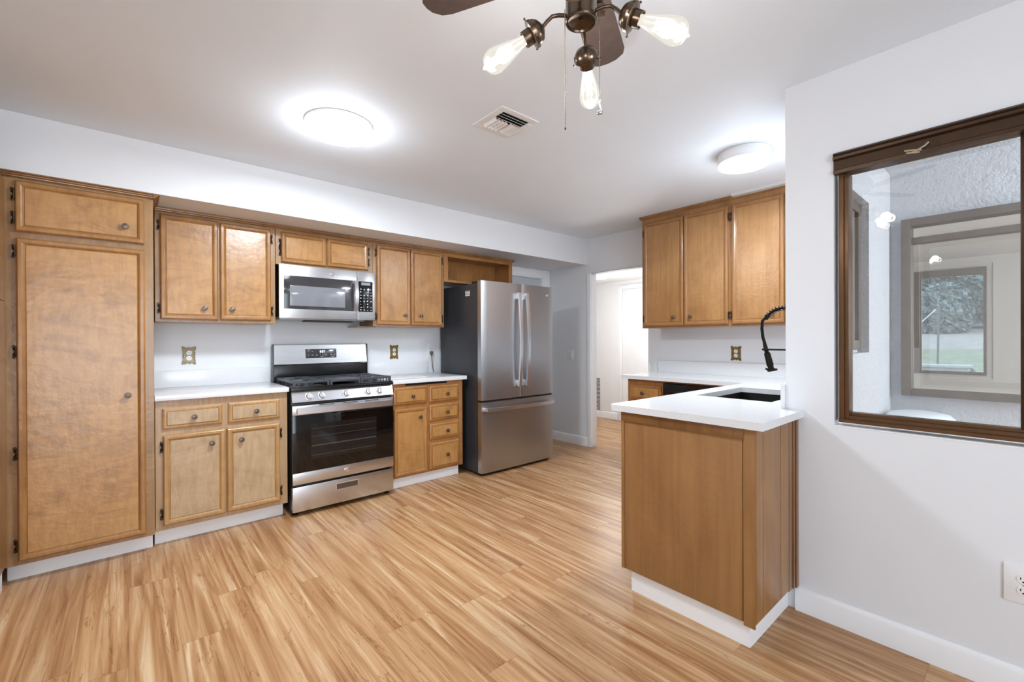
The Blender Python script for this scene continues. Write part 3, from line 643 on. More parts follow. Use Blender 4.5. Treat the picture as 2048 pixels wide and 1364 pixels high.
def monogram(parent, loc, r, m=M_CHROME, name='emblem'):
    """round badge with a rim and two curled script strokes"""
    bm = NB()
    lathe(bm, [(r, 0), (r, r*.10), (r*.86, r*.16), (r*.82, r*.08), (0, r*.08)], (0, 0, 0), (0, -1, 0), 28)
    for s in (-1, 1):
        pts = [(s*r*.08+s*r*.34*math.cos(q)*1.0*(1-.06*k), -r*.14, r*.10+r*.40*math.sin(q)*(1-.05*k)) for k, q in enumerate([i*.55 for i in range(9)])]
        tube(bm, pts, r*.055, 6)
    tube(bm, [(-r*.1, -r*.14, -r*.55), (0, -r*.14, -r*.1), (r*.15, -r*.14, r*.5)], r*.05, 6)
    return obj(name, bm, m, parent, loc, local=True)
monogram(dm, (1.236-1.22, -.001, .358), .0155)
# underside: grille plate, lamp cover and dark vent
bm = NB(); box(bm, a+.01, b_-.08, .03, .30, -.008, .013, .003); obj('underside_plate', bm, mat('light_grey_metal', (176, 178, 182), .4, .3, noise=.05), t)
bm = NB(); prism(bm, [(.05, -.0075), (.12, -.0075), (.16, -.020), (.05, -.020)], -.17, .20, 'x'); obj('vent_grille', bm, M_BLKPL, t)

# ---- range
YR = 3.365
c = 1.247
t = thing('gas_range', 'stainless freestanding gas range with black oven glass and five knobs', 'range', (c, YR, 0))
x0, x1 = .868-c, 1.626-c
M_RSIDE = mat('range_side_enamel', (60, 58, 56), .35, .3, noise=.08)
bm = NB(); box(bm, x0+.004, x1-.004, .02, .56, .035, .885, .002); obj('body', bm, M_RSIDE, t)
for s, y in ((x0+.03, .05), (x1-.03, .05), (x0+.03, .52), (x1-.03, .52)):
    bm = NB(); lathe(bm, [(.020, 0), (.020, .008), (.008, .012), (.008, .04)], (0, 0, 0), (0, 0, 1), 16); obj('leveling_foot', bm, M_BLKPL, t, (s, y, 0), local=True)
# storage drawer
bm = NB(); box(bm, x0, x1-.005, -.022, .02, .036, .212, .006)
dr = obj('storage_drawer', bm, M_SS, t)
bm = NB(); frame(bm, 1.165-c, 1.332-c, .135, .182, .004, .004, .004, .004, -.0255, -.0215); obj('pull_rim', bm, M_SSL, dr)
bm = NB(); prism(bm, [(-.0225, .139), (-.0225, .178), (-.0235, .178), (-.0235, .150), (-.0252, .139)], 1.169-c, 1.328-c, 'x'); obj('recessed_pull', bm, mat('pull_shadow_metal', (120, 120, 122), .3, 1., noise=.1), dr)
# oven door
bm = NB(); box(bm, x0, x1-.004, -.020, .02, .226, .784, .004); od = obj('oven_door', bm, M_BLK, t)
bm = NB(); box(bm, x0, x1-.004, -.0235, -.018, .228, .309, .003); obj('lower_trim', bm, M_SS, od)
bm = NB(); box(bm, x0, x1-.004, -.0235, -.018, .716, .783, .003); obj('upper_trim', bm, M_SS, od)
bm = NB(); box(bm, x0+.001, x1-.005, -.0225, -.0195, .3095, .7155, .0008); gl = obj('glass', bm, M_BLKGLASS, od)
bm = NB(); box(bm, .990-c, 1.480-c, -.0232, -.0226, .394, .646); obj('inner_window', bm, mat('oven_window', (24, 24, 25), .06, noise=.15, nscale=3), gl)
bm = NB()
for z in (.42, .485, .49, .555, .61):
    tube(bm, [(.995-c, -.0236, z), (1.475-c, -.0236, z)], .0007 if z != .49 else .0012, 6)
obj('oven_rack', bm, mat('rack_wire', (110, 96, 84), .4, .8, noise=.3), gl)
bm = NB(); tube(bm, [(1.215-c+.012*math.cos(q), -.0236, .690+.012*math.sin(q)) for q in [i*.4 for i in range(-6, 9)]], .0009, 6); obj('latch_mark', bm, M_RSIDE, gl)
bm = NB(); pts = [(x0+.025+(x1-x0-.055)*k/16, -.045-.012*math.sin(PI*k/16), 0) for k in range(17)]
hz0, hz1 = .727, .768
prism(bm, [(p[0], p[1]-.010) for p in pts] + [(p[0], p[1]+.008) for p in reversed(pts)], hz0, hz1, 'z')
box(bm, x0+.025, x0+.045, -.05, -.02, hz0+.002, hz1-.002, .002); box(bm, x1-.05, x1-.03, -.05, -.02, hz0+.002, hz1-.002, .002)
obj('handle', bm, M_SSL, od)
for k in range(3):
    bm = NB(); box(bm, -.20+k*.17, -.09+k*.17, -.0238, -.0228, .7735, .7785); obj('vent_slot', bm, M_HOLE, od)
monogram(od, (1.245-c, -.0235, .271), .019)
# knob panel, sloped a little
bm = NB(); prism(bm, [(-.012, .799), (-.020, .806), (.006, .880), (.03, .883), (.03, .799)], x0+.001, x1-.003, 'x'); kpn = obj('control_panel', bm, M_SS, t)
bm = NB(); lathe(bm, [(.0265, 0), (.0265, .003), (.022, .004), (.0205, .020), (.0185, .0225), (0, .0225)], (0, 0, 0), (0, -1, 0), 36)
box(bm, -.0045, .0045, -.030, -.018, -.020, .020, .002); KN = finish(bm, 'knob', M_SSL)
bm = NB(); box(bm, -.0012, .0012, -.0308, -.0298, -.018, .018); KM = finish(bm, 'pointer', M_BLKPL)
for x in (.982, 1.070, 1.247, 1.420, 1.513):
    k = put('knob', KN, kpn, (x-c, -.0085, .842), (rad(-18), 0, 0)); put('pointer', KM, k, (0, 0, 0))
# cooktop
bm = NB(); box(bm, x0-.001, x1, -.020, .50, .884, .906, .006); box(bm, x0, x1-.001, -.012, .49, .904, .914, .004)
ct = obj('cooktop', bm, M_BLK, t)
bm = NB()
for bx, by, r in ((-.245, .13, .045), (-.245, .38, .036), (.245, .13, .052), (.245, .38, .036), (0, .255, .04)):
    lathe(bm, [(r*1.25, .913), (r*1.25, .919), (r, .922), (r, .931), (r*.9, .934), (0, .934)], (bx, by, 0), (0, 0, 1), 28)
obj('burner', bm, M_IRON, ct)
def grate(xa, xb, ya, yb, solid=False):
    bm = NB(); z0, z1 = .936, .952
    if solid:
        box(bm, xa+.004, xb-.004, ya+.006, yb-.006, .938, .951, .004); box(bm, xa, xb, ya, ya+.012, .934, .951, .002); box(bm, xa, xb, yb-.012, yb, .934, .951, .002)
    else:
        for x in (xa, xb-.012): box(bm, x, x+.012, ya, yb, z0, z1, .002)
        for y in (ya, (ya+yb)/2-.006, yb-.012): box(bm, xa, xb, y, y+.012, z0, z1, .002)
        cx_ = (xa+xb)/2
        for yy in ((ya*3+yb)/4, (ya+yb*3)/4):
            for ang in range(0, 360, 45):
                dx, dy = math.cos(rad(ang)), math.sin(rad(ang)); R1 = min((xb-xa)/2/max(abs(dx), .01), (yb-ya)/4/max(abs(dy), .01))
                tube(bm, [(cx_+dx*.03, yy+dy*.03, .949), (cx_+dx*R1, yy+dy*R1, .945)], .0052, 6)
        for k in range(9):
            y = ya+.02+k*(yb-ya-.04)/8
            for x in (xa+.003, xb-.009): box(bm, x, x+.006, y-.004, y+.004, .915, z0+.002)
    for x in (xa+.001, xb-.017):
        for y in (ya-.002, yb-.016): box(bm, x, x+.016, y, y+.016, .913, .952, .002)
    return bm
obj('grate', grate(x0+.012, -.118, -.004, .465), M_IRON, ct); obj('grate', grate(.118, x1-.014, -.004, .465), M_IRON, ct)
obj('griddle', grate(-.114, .114, -.004, .465, True), M_IRON, ct, label='flat dark griddle plate between the grates')
# backguard
YG = 3.86-YR
bm = NB(); prism(bm, [(YG+.03, 1.043), (YG+.0, 1.043), (YG-.006, 1.052), (YG+.012, 1.205), (YG+.020, 1.210), (YG+.05, 1.210), (YG+.05, .93), (YG+.03, .93)], x0, x1-.004, 'x')
bgd = obj('backguard', bm, M_SS, t)
bm = NB(); box(bm, x0, x1-.004, YG+.004, YG+.05, .912, 1.041, .003); obj('rear_panel', bm, M_BLK, bgd)
bm = NB()
for s in (x0-.003, x1-.006): box(bm, s, s+.005, YG-.006, YG+.05, .91, 1.212, .001)
obj('end_cap', bm, M_RSIDE, bgd)
sl = math.atan2(.018, .153)
bm = NB(); box(bm, 1.105-c, 1.354-c, -.0025, .002, 0, .076, .002); dp = obj('display', bm, M_MWDARK, bgd, (0, YG-.001, 1.096), rot=(-sl, 0, 0), local=True)
SEG = {'8': 'abcdefg', '0': 'abcdef', '7': 'abc', '4': 'bcfg', '1': 'bc'}
def digits(bm, txt, x, z, h, y, w_=None):
    w_ = w_ or h*.5; th = h*.14
    for ch in txt:
        if ch == ':':
            for q in (.3, .7): box(bm, x, x+th, y-.0005, y, z+h*q-th/2, z+h*q+th/2)
            x += h*.3; continue
        S = {'a': (0, w_, h-th, h), 'd': (0, w_, 0, th), 'g': (0, w_, h/2-th/2, h/2+th/2), 'f': (0, th, h/2, h), 'e': (0, th, 0, h/2), 'b': (w_-th, w_, h/2, h), 'c': (w_-th, w_, 0, h/2)}
        for k in SEG[ch]: a_, b2, c2, d2_ = S[k]; box(bm, x+a_, x+b2, y-.0005, y, z+c2, z+d2_)
        x += w_+h*.18
    return bm
obj('digits', digits(NB(), '8:07', -.028, .044, .018, -.0026), M_DIGIT, dp)
bm = NB(); rr = random.Random(2)
for x, z, l in [(-.128, .066, .024), (.082, .066, .018), (-.124, .052, .008), (-.094, .052, .010), (.058, .052, .014), (.086, .052, .010), (-.122, .024, .006), (-.094, .022, .012), (-.060, .022, .013), (-.030, .023, .005), (-.008, .023, .005), (.018, .022, .010), (.056, .022, .012), (.084, .022, .010), (.062, .010, .026), (-.026, .010, .022)]:
    box(bm, x, x+l, -.0031, -.0026, z, z+(.0045 if z < .03 and z > .012 else .0022))
obj('key_legends', bm, M_MARK, dp)

# ---- refrigerator
YF = 3.206; c = 2.872
t = thing('refrigerator', 'stainless french-door refrigerator with bottom freezer and charcoal sides', 'refrigerator', (c, YF, 0))
x0, x1 = 2.413-c, 3.333-c
bm = NB(); box(bm, x0+.004, x1-.004, .075, .70, .025, 1.760, .004); obj('body', bm, M_FRSIDE, t)
M_FRD = M_SSV
def fdoor(name, xa, xb, za, zb):
    bm = NB(); n = 14; pts = []
    for k in range(n+1):       # softly bowed front
        x = xa+(xb-xa)*k/n; u = (x-(x0+x1)/2)/((x1-x0)/2); e = min(x-xa, xb-x)
        y = .006*u*u + (.006*(1-min(e, .008)/.008)**2)
        pts.append((x, y))
    prism(bm, pts + [(xb, .064), (xa, .064)], za, zb, 'z'); return obj(name, bm, M_FRD, t, smooth=30)
dl = fdoor('left_door', x0, 2.893-c, .690, 1.778); dr_ = fdoor('right_door', 2.899-c, x1, .690, 1.778); fz = fdoor('freezer_drawer', x0, x1, .030, .672)
bm = NB(); box(bm, x0+.004, x1-.004, .02, .07, .030, 1.770); obj('gasket', bm, M_BLKPL, t)
bm = NB(); box(bm, x0+.02, x1-.02, .055, .12, .004, .03); 
for x in (x0+.04, x1-.04): cyl(bm, (x, .10, 0), (x, .10, .03), .015)
for x in (x0+.04, x1-.04): cyl(bm, (x, .62, 0), (x, .62, .03), .015)
obj('base_grille', bm, M_BLKPL, t)
bm = NB(); box(bm, x0+.01, x0+.11, .05, .17, 1.760, 1.781, .004); box(bm, x1-.11, x1-.01, .05, .17, 1.760, 1.781, .004); obj('hinge_cover', bm, M_BLKPL, t)
def vhandle(parent, xc):
    bm = NB(); pts = [(-.030-.030*math.sin(PI*k/16), .795+(1.692-.795)*k/16) for k in range(17)]
    prism(bm, [(a_-.010, b__) for a_, b__ in pts]+[(a_+.008, b__) for a_, b__ in reversed(pts)], xc-.014, xc+.014, 'x')
    for z in (.80, 1.632): box(bm, xc-.012, xc+.012, -.036, .006, z, z+.055, .003)
    return obj('handle', bm, M_SSL, parent)
vhandle(dl, 2.840-c); vhandle(dr_, 2.940-c)
bm = NB(); pts = [(x0+.028+(x1-x0-.056)*k/16, -.032-.026*math.sin(PI*k/16)) for k in range(17)]
prism(bm, [(a_, b__-.010) for a_, b__ in pts]+[(a_, b__+.008) for a_, b__ in reversed(pts)], .590, .622, 'z')
for x in (x0+.026, x1-.056): box(bm, x, x+.030, -.038, .010, .592, .620, .003)
obj('handle', bm, M_SSL, fz)
monogram(dr_, (3.242-c, .001, 1.690), .014)
bm = NB(); box(bm, x0+.0025, x0+.0045, .19, .258, 1.652, 1.700); st = obj('sticker', bm, M_WPLAST, t, label='small white warning sticker')
bm = NB()
for z, y_0, y_1 in ((1.692, .198, .25), (1.676, .202, .225), (1.676, .23, .25), (1.664, .198, .25)): box(bm, x0+.0018, x0+.0026, y_0, y_1, z-.002, z+.003)
obj('print', bm, M_HOLE, st)

# ---- outlets and switches
def outlet_parts(t, m_plate, w_, h_, fancy=False, seed=1):
    """in local coordinates: plate on plane y=0 facing -y, centred on the origin"""
    bm = NB()
    if fancy:
        rr = random.Random(seed); n = 64; pts = []
        for k in range(n):
            q = 2*PI*k/n; sx, sz = math.cos(q), math.sin(q); m_ = max(abs(sx)/(w_/2), abs(sz)/(h_/2)); r = 1/m_
            corner = abs(abs(sx)*h_-abs(sz)*w_) < .022
            r *= 1+(.09 if corner else -.04)+.085*math.sin(k*PI/2.0+.6)*(.4 if corner else 1)
            pts.append((sx*r, sz*r))
        prism(bm, pts, -.004, -.0002, 'y')
        for k in range(0, n, 2): tube(bm, [(pts[k][0]*.93, -.005, pts[k][1]*.93), (pts[(k+1) % n][0]*.86, -.0065, pts[(k+1) % n][1]*.86), (pts[(k+2) % n][0]*.93, -.005, pts[(k+2) % n][1]*.93)], .0016, 6)
        for s1 in (-1, 1):
            for s2 in (-1, 1): tube(bm, [(s1*(w_/2-.012+.008*math.cos(q)*(1-q/9)), -.0065, s2*(h_/2-.012+.008*math.sin(q)*(1-q/9))) for q in [i*.6 for i in range(11)]], .0017, 6)
    else:
        box(bm, -w_/2, w_/2, -.006, 0, -h_/2, h_/2, .002)
    pl = obj('plate', bm, m_plate, t)
    for s in (-1, 1):
        bm = NB(); lathe(bm, [(.0165, 0), (.0165, .0025), (.0155, .0035), (0, .0035)], (0, -.0045, s*.0195), (0, -1, 0), 24); so = obj('socket', bm, M_WPLAST, t)
        bm = NB(); z = s*.0195
        box(bm, -.0075, -.005, -.0085, -.0078, z-.001, z+.007); box(bm, .0048, .0072, -.0085, -.0078, z, z+.006); cyl(bm, (0, -.0078, z-.0075), (0, -.0086, z-.0075), .0026, None, 10); obj('slots', bm, M_HOLE, so)
    bm = NB(); lathe(bm, [(.003, 0), (.003, .001), (0, .0018)], (0, -.0055 if not fancy else -.004, 0), (0, -1, 0), 10); obj('screw', bm, M_CHROME if not fancy else M_BRASS, t)
    return pl
t = thing('wall_outlet', 'ornate silvery brass outlet plate above the counter left of the range', 'outlet', (.338, YW, 1.137), 0, 'ornate brass outlet plates'); outlet_parts(t, M_BRASSC, .078, .122, True, 1)
t = thing('wall_outlet', 'ornate brass outlet plate between the range and the refrigerator', 'outlet', (1.926, YW, 1.129), 0, 'ornate brass outlet plates'); outlet_parts(t, M_BRASS, .078, .128, True, 2)
t = thing('wall_outlet', 'plain white outlet with a dark plug in it, beside the refrigerator', 'outlet', (2.320, YW, 1.135)); outlet_parts(t, M_WPLAST, .080, .150)
bm = NB(); box(bm, -.013, .013, -.036, -.0065, -.036, -.004, .004); lathe(bm, [(.007, 0), (.0045, .022)], (0, -.026, -.034), (0, 0, -1), 12); 
tube(bm, [(0, -.026, -.05), (.002, -.028, -.09), (.010, -.024, -.15), (.018, -.022, -.19), (.024, -.020, -.215)], .0036, 8)
o = obj('power_cord', bm, M_BRASSPLUG, None, local=True); o.location = (2.322, YW, 1.133); tag(o, 'dark khaki plug and cord hanging down to the counter beside the refrigerator', 'cord')
t = thing('wall_outlet', 'ornate brass outlet plate on the wall behind the sink counter', 'outlet', (XW, 1.671, 1.113), rad(-90), 'ornate brass outlet plates'); outlet_parts(t, M_BRASS, .082, .118, True, 3)
t = thing('wall_outlet', 'white outlet low on the right wall, cut by the picture edge', 'outlet', (XR, .010, .392), rad(-90)); outlet_parts(t, M_WPLAST, .092, .130)
t = thing('light_switch', 'white light switch on the wall right of the refrigerator', 'switch', (XW, 3.594, 1.055), rad(-90))
bm = NB(); box(bm, -.040, .040, -.006, 0, -.060, .060, .002); obj('plate', bm, M_WPLAST, t)
bm = NB(); box(bm, -.017, .017, -.0075, -.005, -.034, .034, .001); obj('bezel', bm, mat('bezel_grey', (214, 214, 216), .4, noise=.01), t)
bm = NB(); prism(bm, [(-.0075, -.030), (-.0085, -.030), (-.012, .030), (-.0075, .030)], -.013, .013, 'x'); obj('rocker', bm, M_WPLAST, t)

# ---- hall: grille and light
t = thing('wall_grille', 'narrow white return air grille low on the hall wall', 'grille', (XH, 4.515, .35), rad(-90))
bm = NB(); frame(bm, -.115, .095, -.30, .30, .030, .045, .025, .025, -.008, 0); obj('frame', bm, M_WPLAST, t)
bm = NB(); box(bm, -.09, .055, -.002, 0, -.28, .28); obj('backing', bm, mat('grille_dark', (60, 62, 66), .8, noise=.05), t)
bm = NB()
for k in range(26): box(bm, -.088, .052, -.005, -.001, -.272+k*.0215, -.272+k*.0215+.0085)
obj('slats', bm, M_WPLAST, t)
t = thing('ceiling_light', 'small bright flush light on the hall ceiling, seen through the opening', 'ceiling light', (5.17, 4.04, 2.13))
bm = NB(); lathe(bm, [(.10, 0), (.10, -.012), (.09, -.016), (.085, -.012)], (0, 0, 0), (0, 0, 1), 32); obj('trim_ring', bm, M_WPLAST, t)
bm = NB(); lathe(bm, [(.086, -.012), (0, -.013)], (0, 0, 0), (0, 0, 1), 32); obj('diffuser', bm, M_DISC, t)
l = bpy.data.lights.new('hall_lamp_light', 'POINT'); l.energy = 21; l.shadow_soft_size = .15; lo = bpy.data.objects.new('hall_lamp_light', l); COL.objects.link(lo); lo.location = (4.8, 3.5, 1.45)

# ---- kitchen ceiling lights
def disc_light(label, x, y, R_, h_, hh, power, color):
    t = thing('ceiling_light', label, 'ceiling light', (x, y, H), 0, 'round ceiling lights in the kitchen')
    bm = NB(); lathe(bm, [(R_*.92, 0), (R_, -.002), (R_, -hh+.002), (R_-.002, -hh), (R_*.5, -hh)], (0, 0, 0), (0, 0, 1), 64); obj('housing', bm, M_WPLAST, t)
    bm = NB(); lathe(bm, [(R_-.0015, -hh-.0005), (R_-.001, -h_+.006), (R_-.006, -h_-.002), (R_*.7, -h_-.006), (0, -h_-.008)], (0, 0, 0), (0, 0, 1), 64); obj('diffuser', bm, M_DISC, t)
    l = bpy.data.lights.new('ceiling_lamp_light', 'AREA'); l.shape = 'DISK'; l.size = R_*1.8; l.energy = power*.8; l.color = color
    o = bpy.data.objects.new('ceiling_lamp_light', l); COL.objects.link(o); o.location = (x, y, H-h_-.014)
    l = bpy.data.lights.new('added_side_lamp', 'POINT'); l.shadow_soft_size = .09; l.energy = power*.11; l.color = color      # unseen lamp added in mid-air for the diffuser's sideways glow
    o = bpy.data.objects.new('added_side_lamp', l); COL.objects.link(o); o.location = (x, y, H-h_-.16)
    return t
disc_light('large bright disc light on the ceiling in front of the pantry', .868, 2.415, .172, .046, .016, 36, (.83, .915, 1.))
disc_light('deeper disc light on the ceiling near the right wall cabinets', 2.915, 1.155, .148, .078, .066, 24, (.83, .915, 1.))

# ---- ceiling register
t = thing('ceiling_vent', 'square white air register in the ceiling behind the fan', 'air vent', (1.537, 1.823, H))
bm = NB()
for (a, b_, c_, d_) in ((-.126, .126, -.126, -.088), (-.126, .126, .088, .126), (-.126, -.088, -.088, .088), (.088, .126, -.088, .088)): box(bm, a, b_, c_, d_, -.006, 0, .002)
obj('frame', bm, M_WPLAST, t)
bm = NB(); box(bm, -.088, .088, -.088, .088, -.0015, -.0005); obj('duct', bm, M_HOLE, t)
bm = NB()
def louv(bm, p, q, out, wd=.022):
    """tilted slat between p and q (2-D), spreading toward `out`"""
    P_, Q_ = Vector(p+(-.002,)), Vector(q+(-.002,)); O = Vector(out+(0,))*wd+Vector((0, 0, -.014))
    vs_ = [P_, Q_, Q_+O, P_+O]; n_ = Vector((0, 0, -.0018)); A = [bm.verts.new(v) for v in vs_]; B = [bm.verts.new(v+n_) for v in vs_]
    bm.faces.new(A); bm.faces.new(B[::-1])
    for i in range(4): bm.faces.new((A[i], A[(i+1) % 4], B[(i+1) % 4], B[i]))
for k in range(4): louv(bm, (-.086+k*.024, -.02), (-.086+k*.024, .086), (.55, 0), .023)
for k in range(4): louv(bm, (.022+k*.018, -.02), (.022+k*.018, .086), (.9, 0))
for k in range(3): louv(bm, (-.086, -.02-k*.022), (.086, -.02-k*.022), (0, -.9), .024)
obj('louvres', bm, M_WPLAST, t)

# ---- ceiling fan with light kit
fx, fy = .928, .784
t = thing('ceiling_fan', 'bronze ceiling fan with dark blades and a three-arm bulb kit', 'ceiling fan', (fx, fy, H))
bm = NB(); lathe(bm, [(0, 0), (.065, 0), (.062, -.030), (.030, -.045), (.030, -.06)], (0, 0, 0), (0, 0, 1), 40); obj('canopy', bm, M_FAN, t)
bm = NB(); lathe(bm, [(.03, -.058), (.085, -.062), (.098, -.085), (.098, -.125), (.080, -.150), (.052, -.158), (.0425, -.16)], (0, 0, 0), (0, 0, 1), 48); obj('motor_housing', bm, M_FAN, t)
bm = NB(); lathe(bm, [(.0415, -.150), (.0415, -.296), (.0425, -.298), (.0425, -.306), (.0405, -.309), (.037, -.309), (.035, -.304), (.022, -.300), (.006, -.299), (.005, -.303), (0, -.304)], (0, 0, 0), (0, 0, 1), 48); obj('light_kit_housing', bm, M_FAN, t)
def blade_bm():
    bm = NB(); pts = []
    for x, y in ((.15, -.052), (.30, -.060), (.425, -.066), (.455, -.058), (.474, -.030), (.478, .0), (.474, .030), (.455, .058), (.425, .066), (.30, .060), (.15, .052)): pts.append((x, y))
    prism(bm, pts, -.003, .003, 'z'); bmesh.ops.rotate(bm, verts=bm.verts, matrix=Matrix.Rotation(rad(-11), 3, 'X')); return bm
BL = finish(blade_bm(), 'blade', M_BLADE)
bm = NB(); box(bm, .085, .20, -.014, .014, -.012, -.006, .002); box(bm, .16, .22, -.030, .030, -.010, -.004, .002); BI = finish(bm, 'blade_iron', M_FAN)
for k in range(4):
    b = put('blade', BL, t, (0, 0, -.140), (0, 0, rad(28.5+90*k))); put('blade_iron', BI, b, (0, 0, 0), None)
ARMS = (33.8, 129.4, 300.4, 213)
for i, a in enumerate(ARMS):
    dx = math.cos(rad(a)); dy = math.sin(rad(a))
    bm = NB(); tube(bm, [(.036, 0, -.285), (.060, 0, -.281), (.078, 0, -.282), (.092, 0, -.294), (.108, 0, -.312)], .0052, 12)
    me = finish(bm, 'lamp_arm', M_FAN); up = .020 if i == 3 else 0.; ar = put('lamp_arm', me, t, (0, 0, up), (0, 0, rad(a)))
    ax = Vector((.865, 0, -.50)).normalized(); p0 = Vector((.105, 0, -.309))
    bm = NB(); lathe(bm, [(.006, -.004), (.014, .0), (.026, .007), (.033, .018), (.034, .024), (.0365, .025), (.0365, .034), (.033, .035), (.0215, .036), (.0215, .058), (.0185, .058), (.0185, .050)], p0, ax, 36)
    for q in (0, 120, 240):
        pr_ = ax.orthogonal().normalized(); pr_.rotate(Matrix.Rotation(rad(q+30), 3, ax)); c_ = p0+ax*.030
        tube(bm, [c_+pr_*.034, c_+pr_*.046], .0018, 8); lathe(bm, [(.0035, 0), (.0035, .0016)], c_+pr_*.045, pr_, 10)
    obj('socket_cup', bm, M_FAN, ar)
    # bulb: teardrop shell and filament, seated in the cup
    b0 = p0+ax*.050
    bm = NB(); prof = [(.0125, 0), (.0135, .010), (.016, .022), (.0215, .045), (.0275, .070), (.0315, .090), (.0325, .104), (.0295, .118), (.0215, .129), (.0100, .1345), (.004, .1365), (.0035, .140), (0, .1415)]
    lathe(bm, prof, b0, ax, 36)
    bo = obj('bulb', bm, M_BULB, ar, smooth=80)
    u = ax.orthogonal().normalized(); v = ax.cross(u)
    bm = NB(); pts = []
    for k in range(9):
        q = 2*PI*k/8.; r = .0095; h_ = .045 if k % 2 else .100
        pts.append(b0+ax*h_+(u*math.cos(q)+v*math.sin(q))*r)
    tube(bm, pts, .0011, 6); obj('filament', bm, M_FIL, bo)
    bm = NB(); lathe(bm, [(.009, 0), (.007, .03), (.003, .04), (.0022, .10), (.004, .102)], b0, ax, 14); obj('glass_stem', bm, M_BULB, bo)
    l = bpy.data.lights.new('bulb_light', 'POINT'); l.energy = 3.6; l.color = (.98, .975, 1.); l.shadow_soft_size = .028
    lo = bpy.data.objects.new('bulb_light', l); COL.objects.link(lo); wp = b0+ax*.075; rz = Matrix.Rotation(rad(a), 3, 'Z'); lo.location = rz@wp+Vector((fx, fy, H+up))
def chain(x, y, z0, z1, fob):
    bm = NB(); n = int((z0-z1)/.0052)
    for k in range(n):
        z = z0-k*.0052; bmesh.ops.create_icosphere(bm, subdivisions=1, radius=.00175, matrix=Matrix.Translation((x, y, z)))
    tube(bm, [(x, y, z0), (x, y, z1)], .0006, 5)
    o = obj('pull_chain', bm, mat('chain_metal', (136, 116, 88), .3, .9, noise=.2, nscale=200), t)
    if fob:
        bm = NB(); lathe(bm, [(.0015, 0), (.003, -.006), (.0025, -.018), (.006, -.026), (.008, -.032), (.007, -.036), (0, -.037)], (x, y, z1), (0, 0, 1), 20); obj('fob', bm, M_CHROME, o)
    else:
        bm = NB(); lathe(bm, [(0, 0), (.0022, -.002), (.0022, -.006), (0, -.008)], (x, y, z1), (0, 0, 1), 10); obj('fob', bm, M_HINGE, o)
chain(.869-fx, .789-fy, -.300, 1.795-H, False); chain(.942-fx, .734-fy, -.300, 1.868-H, True)

# ------------------------------------------------------------------ sink side
# peninsula base
t = thing('peninsula_cabinet', 'maple peninsula base with plain end panel and a white toe kick', 'cabinet', (2.1, 1.0, 0))
bx, by = 2.1, 1.0
bm = NB(); box(bm, 1.868-bx, 3.43-bx, 1.304-by, 1.322-by, .106, .880); box(bm, 1.868-bx, 1.886-bx, .721-by, 1.304-by, .106, .880); box(bm, 1.886-bx, 3.43-bx, .741-by, 1.304-by, .106, .124); box(bm, 1.868-bx, XR-.002-bx, .703-by, .721-by, .106, .880); obj('body', bm, W_PEN, t)
bm = NB(); box(bm, 1.864-bx, 1.869-bx, .748-by, 1.318-by, .106, .840, .001)   # end panel
obj('end_panel', bm, W_PEN, t)
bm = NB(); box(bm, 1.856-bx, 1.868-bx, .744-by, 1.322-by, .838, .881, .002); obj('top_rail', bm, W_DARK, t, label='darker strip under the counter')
bm = NB(); box(bm, 1.860-bx, 1.869-bx, .700-by, .744-by, .095, .881, .002); obj('corner_stile', bm, W_PEN, t)
bm = NB(); box(bm, 1.860-bx, 1.866-bx, 1.308-by, 1.324-by, .106, .837, .001); obj('edge_stile', bm, W_PEN, t)
bm = NB()
for a, b_ in ((1.862, 1.9225), (1.9265, 2.118), (2.122, 2.218)): box(bm, a-bx, b_-bx, .693-by, .7025-by, .122, .881, .0014)
obj('side_boards', bm, W_PEN, t)
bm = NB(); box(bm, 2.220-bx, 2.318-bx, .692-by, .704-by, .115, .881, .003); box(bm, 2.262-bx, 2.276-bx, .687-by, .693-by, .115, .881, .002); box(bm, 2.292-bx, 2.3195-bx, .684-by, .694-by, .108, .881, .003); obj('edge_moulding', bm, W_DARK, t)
bm = NB(); box(bm, 1.897-bx, 3.44-bx, 1.270-by, 1.282-by, 0, .105); box(bm, 1.884-bx, 1.897-bx, .741-by, 1.282-by, 0, .105); box(bm, 1.884-bx, XR-.003-bx, .728-by, .741-by, 0, .105); obj('toe_kick', bm, M_TRIM, t)

# base units along the end wall
t = thing('base_cabinet', 'maple base cabinet with a small drawer beside the black dishwasher', 'cabinet', (3.48, 2.22, 0), rad(-90))
# local x -> -Y world, y -> +X world
bm = NB(); box(bm, -.18, .178, 0, .558, .10, .880, .001, 1); obj('body', bm, W_WARM, t)
bm = NB(); box(bm, -.18, .178, .06, .072, 0, .10); obj('toe_kick', bm, M_TRIM, t)
add_drawer(t, -.156, .160, .700, .832, 0, W_WARM, (-.012, .762)); add_door(t, -.156, .160, .128, .672, 0, W_WARM, (.11, .59), 'l')
t = thing('dishwasher', 'black dishwasher under the counter along the end wall', 'dishwasher', (3.475, 1.74, 0), rad(-90))
bm = NB(); box(bm, -.296, .30, .02, .555, .04, .865); obj('tub', bm, M_BLKPL, t)
bm = NB(); box(bm, -.296, .30, -.012, .02, .11, .745, .004); obj('door', bm, M_BLKGLASS, t)
bm = NB(); box(bm, -.296, .30, -.018, .02, .750, .862, .004); cpd = obj('control_panel', bm, M_BLK, t)
bm = NB(); prism(bm, [(-.040, .795), (-.044, .812), (-.018, .822), (-.018, .795)], -.25, .25, 'x'); obj('handle', bm, M_BLKPL, cpd)
bm = NB(); box(bm, -.296, .30, .03, .05, 0, .10); obj('kick_plate', bm, M_BLKPL, t)
t = thing('filler_rail', 'maple strip between the dishwasher and the counter', 'rail', (3.48, 1.74, .867), rad(-90))
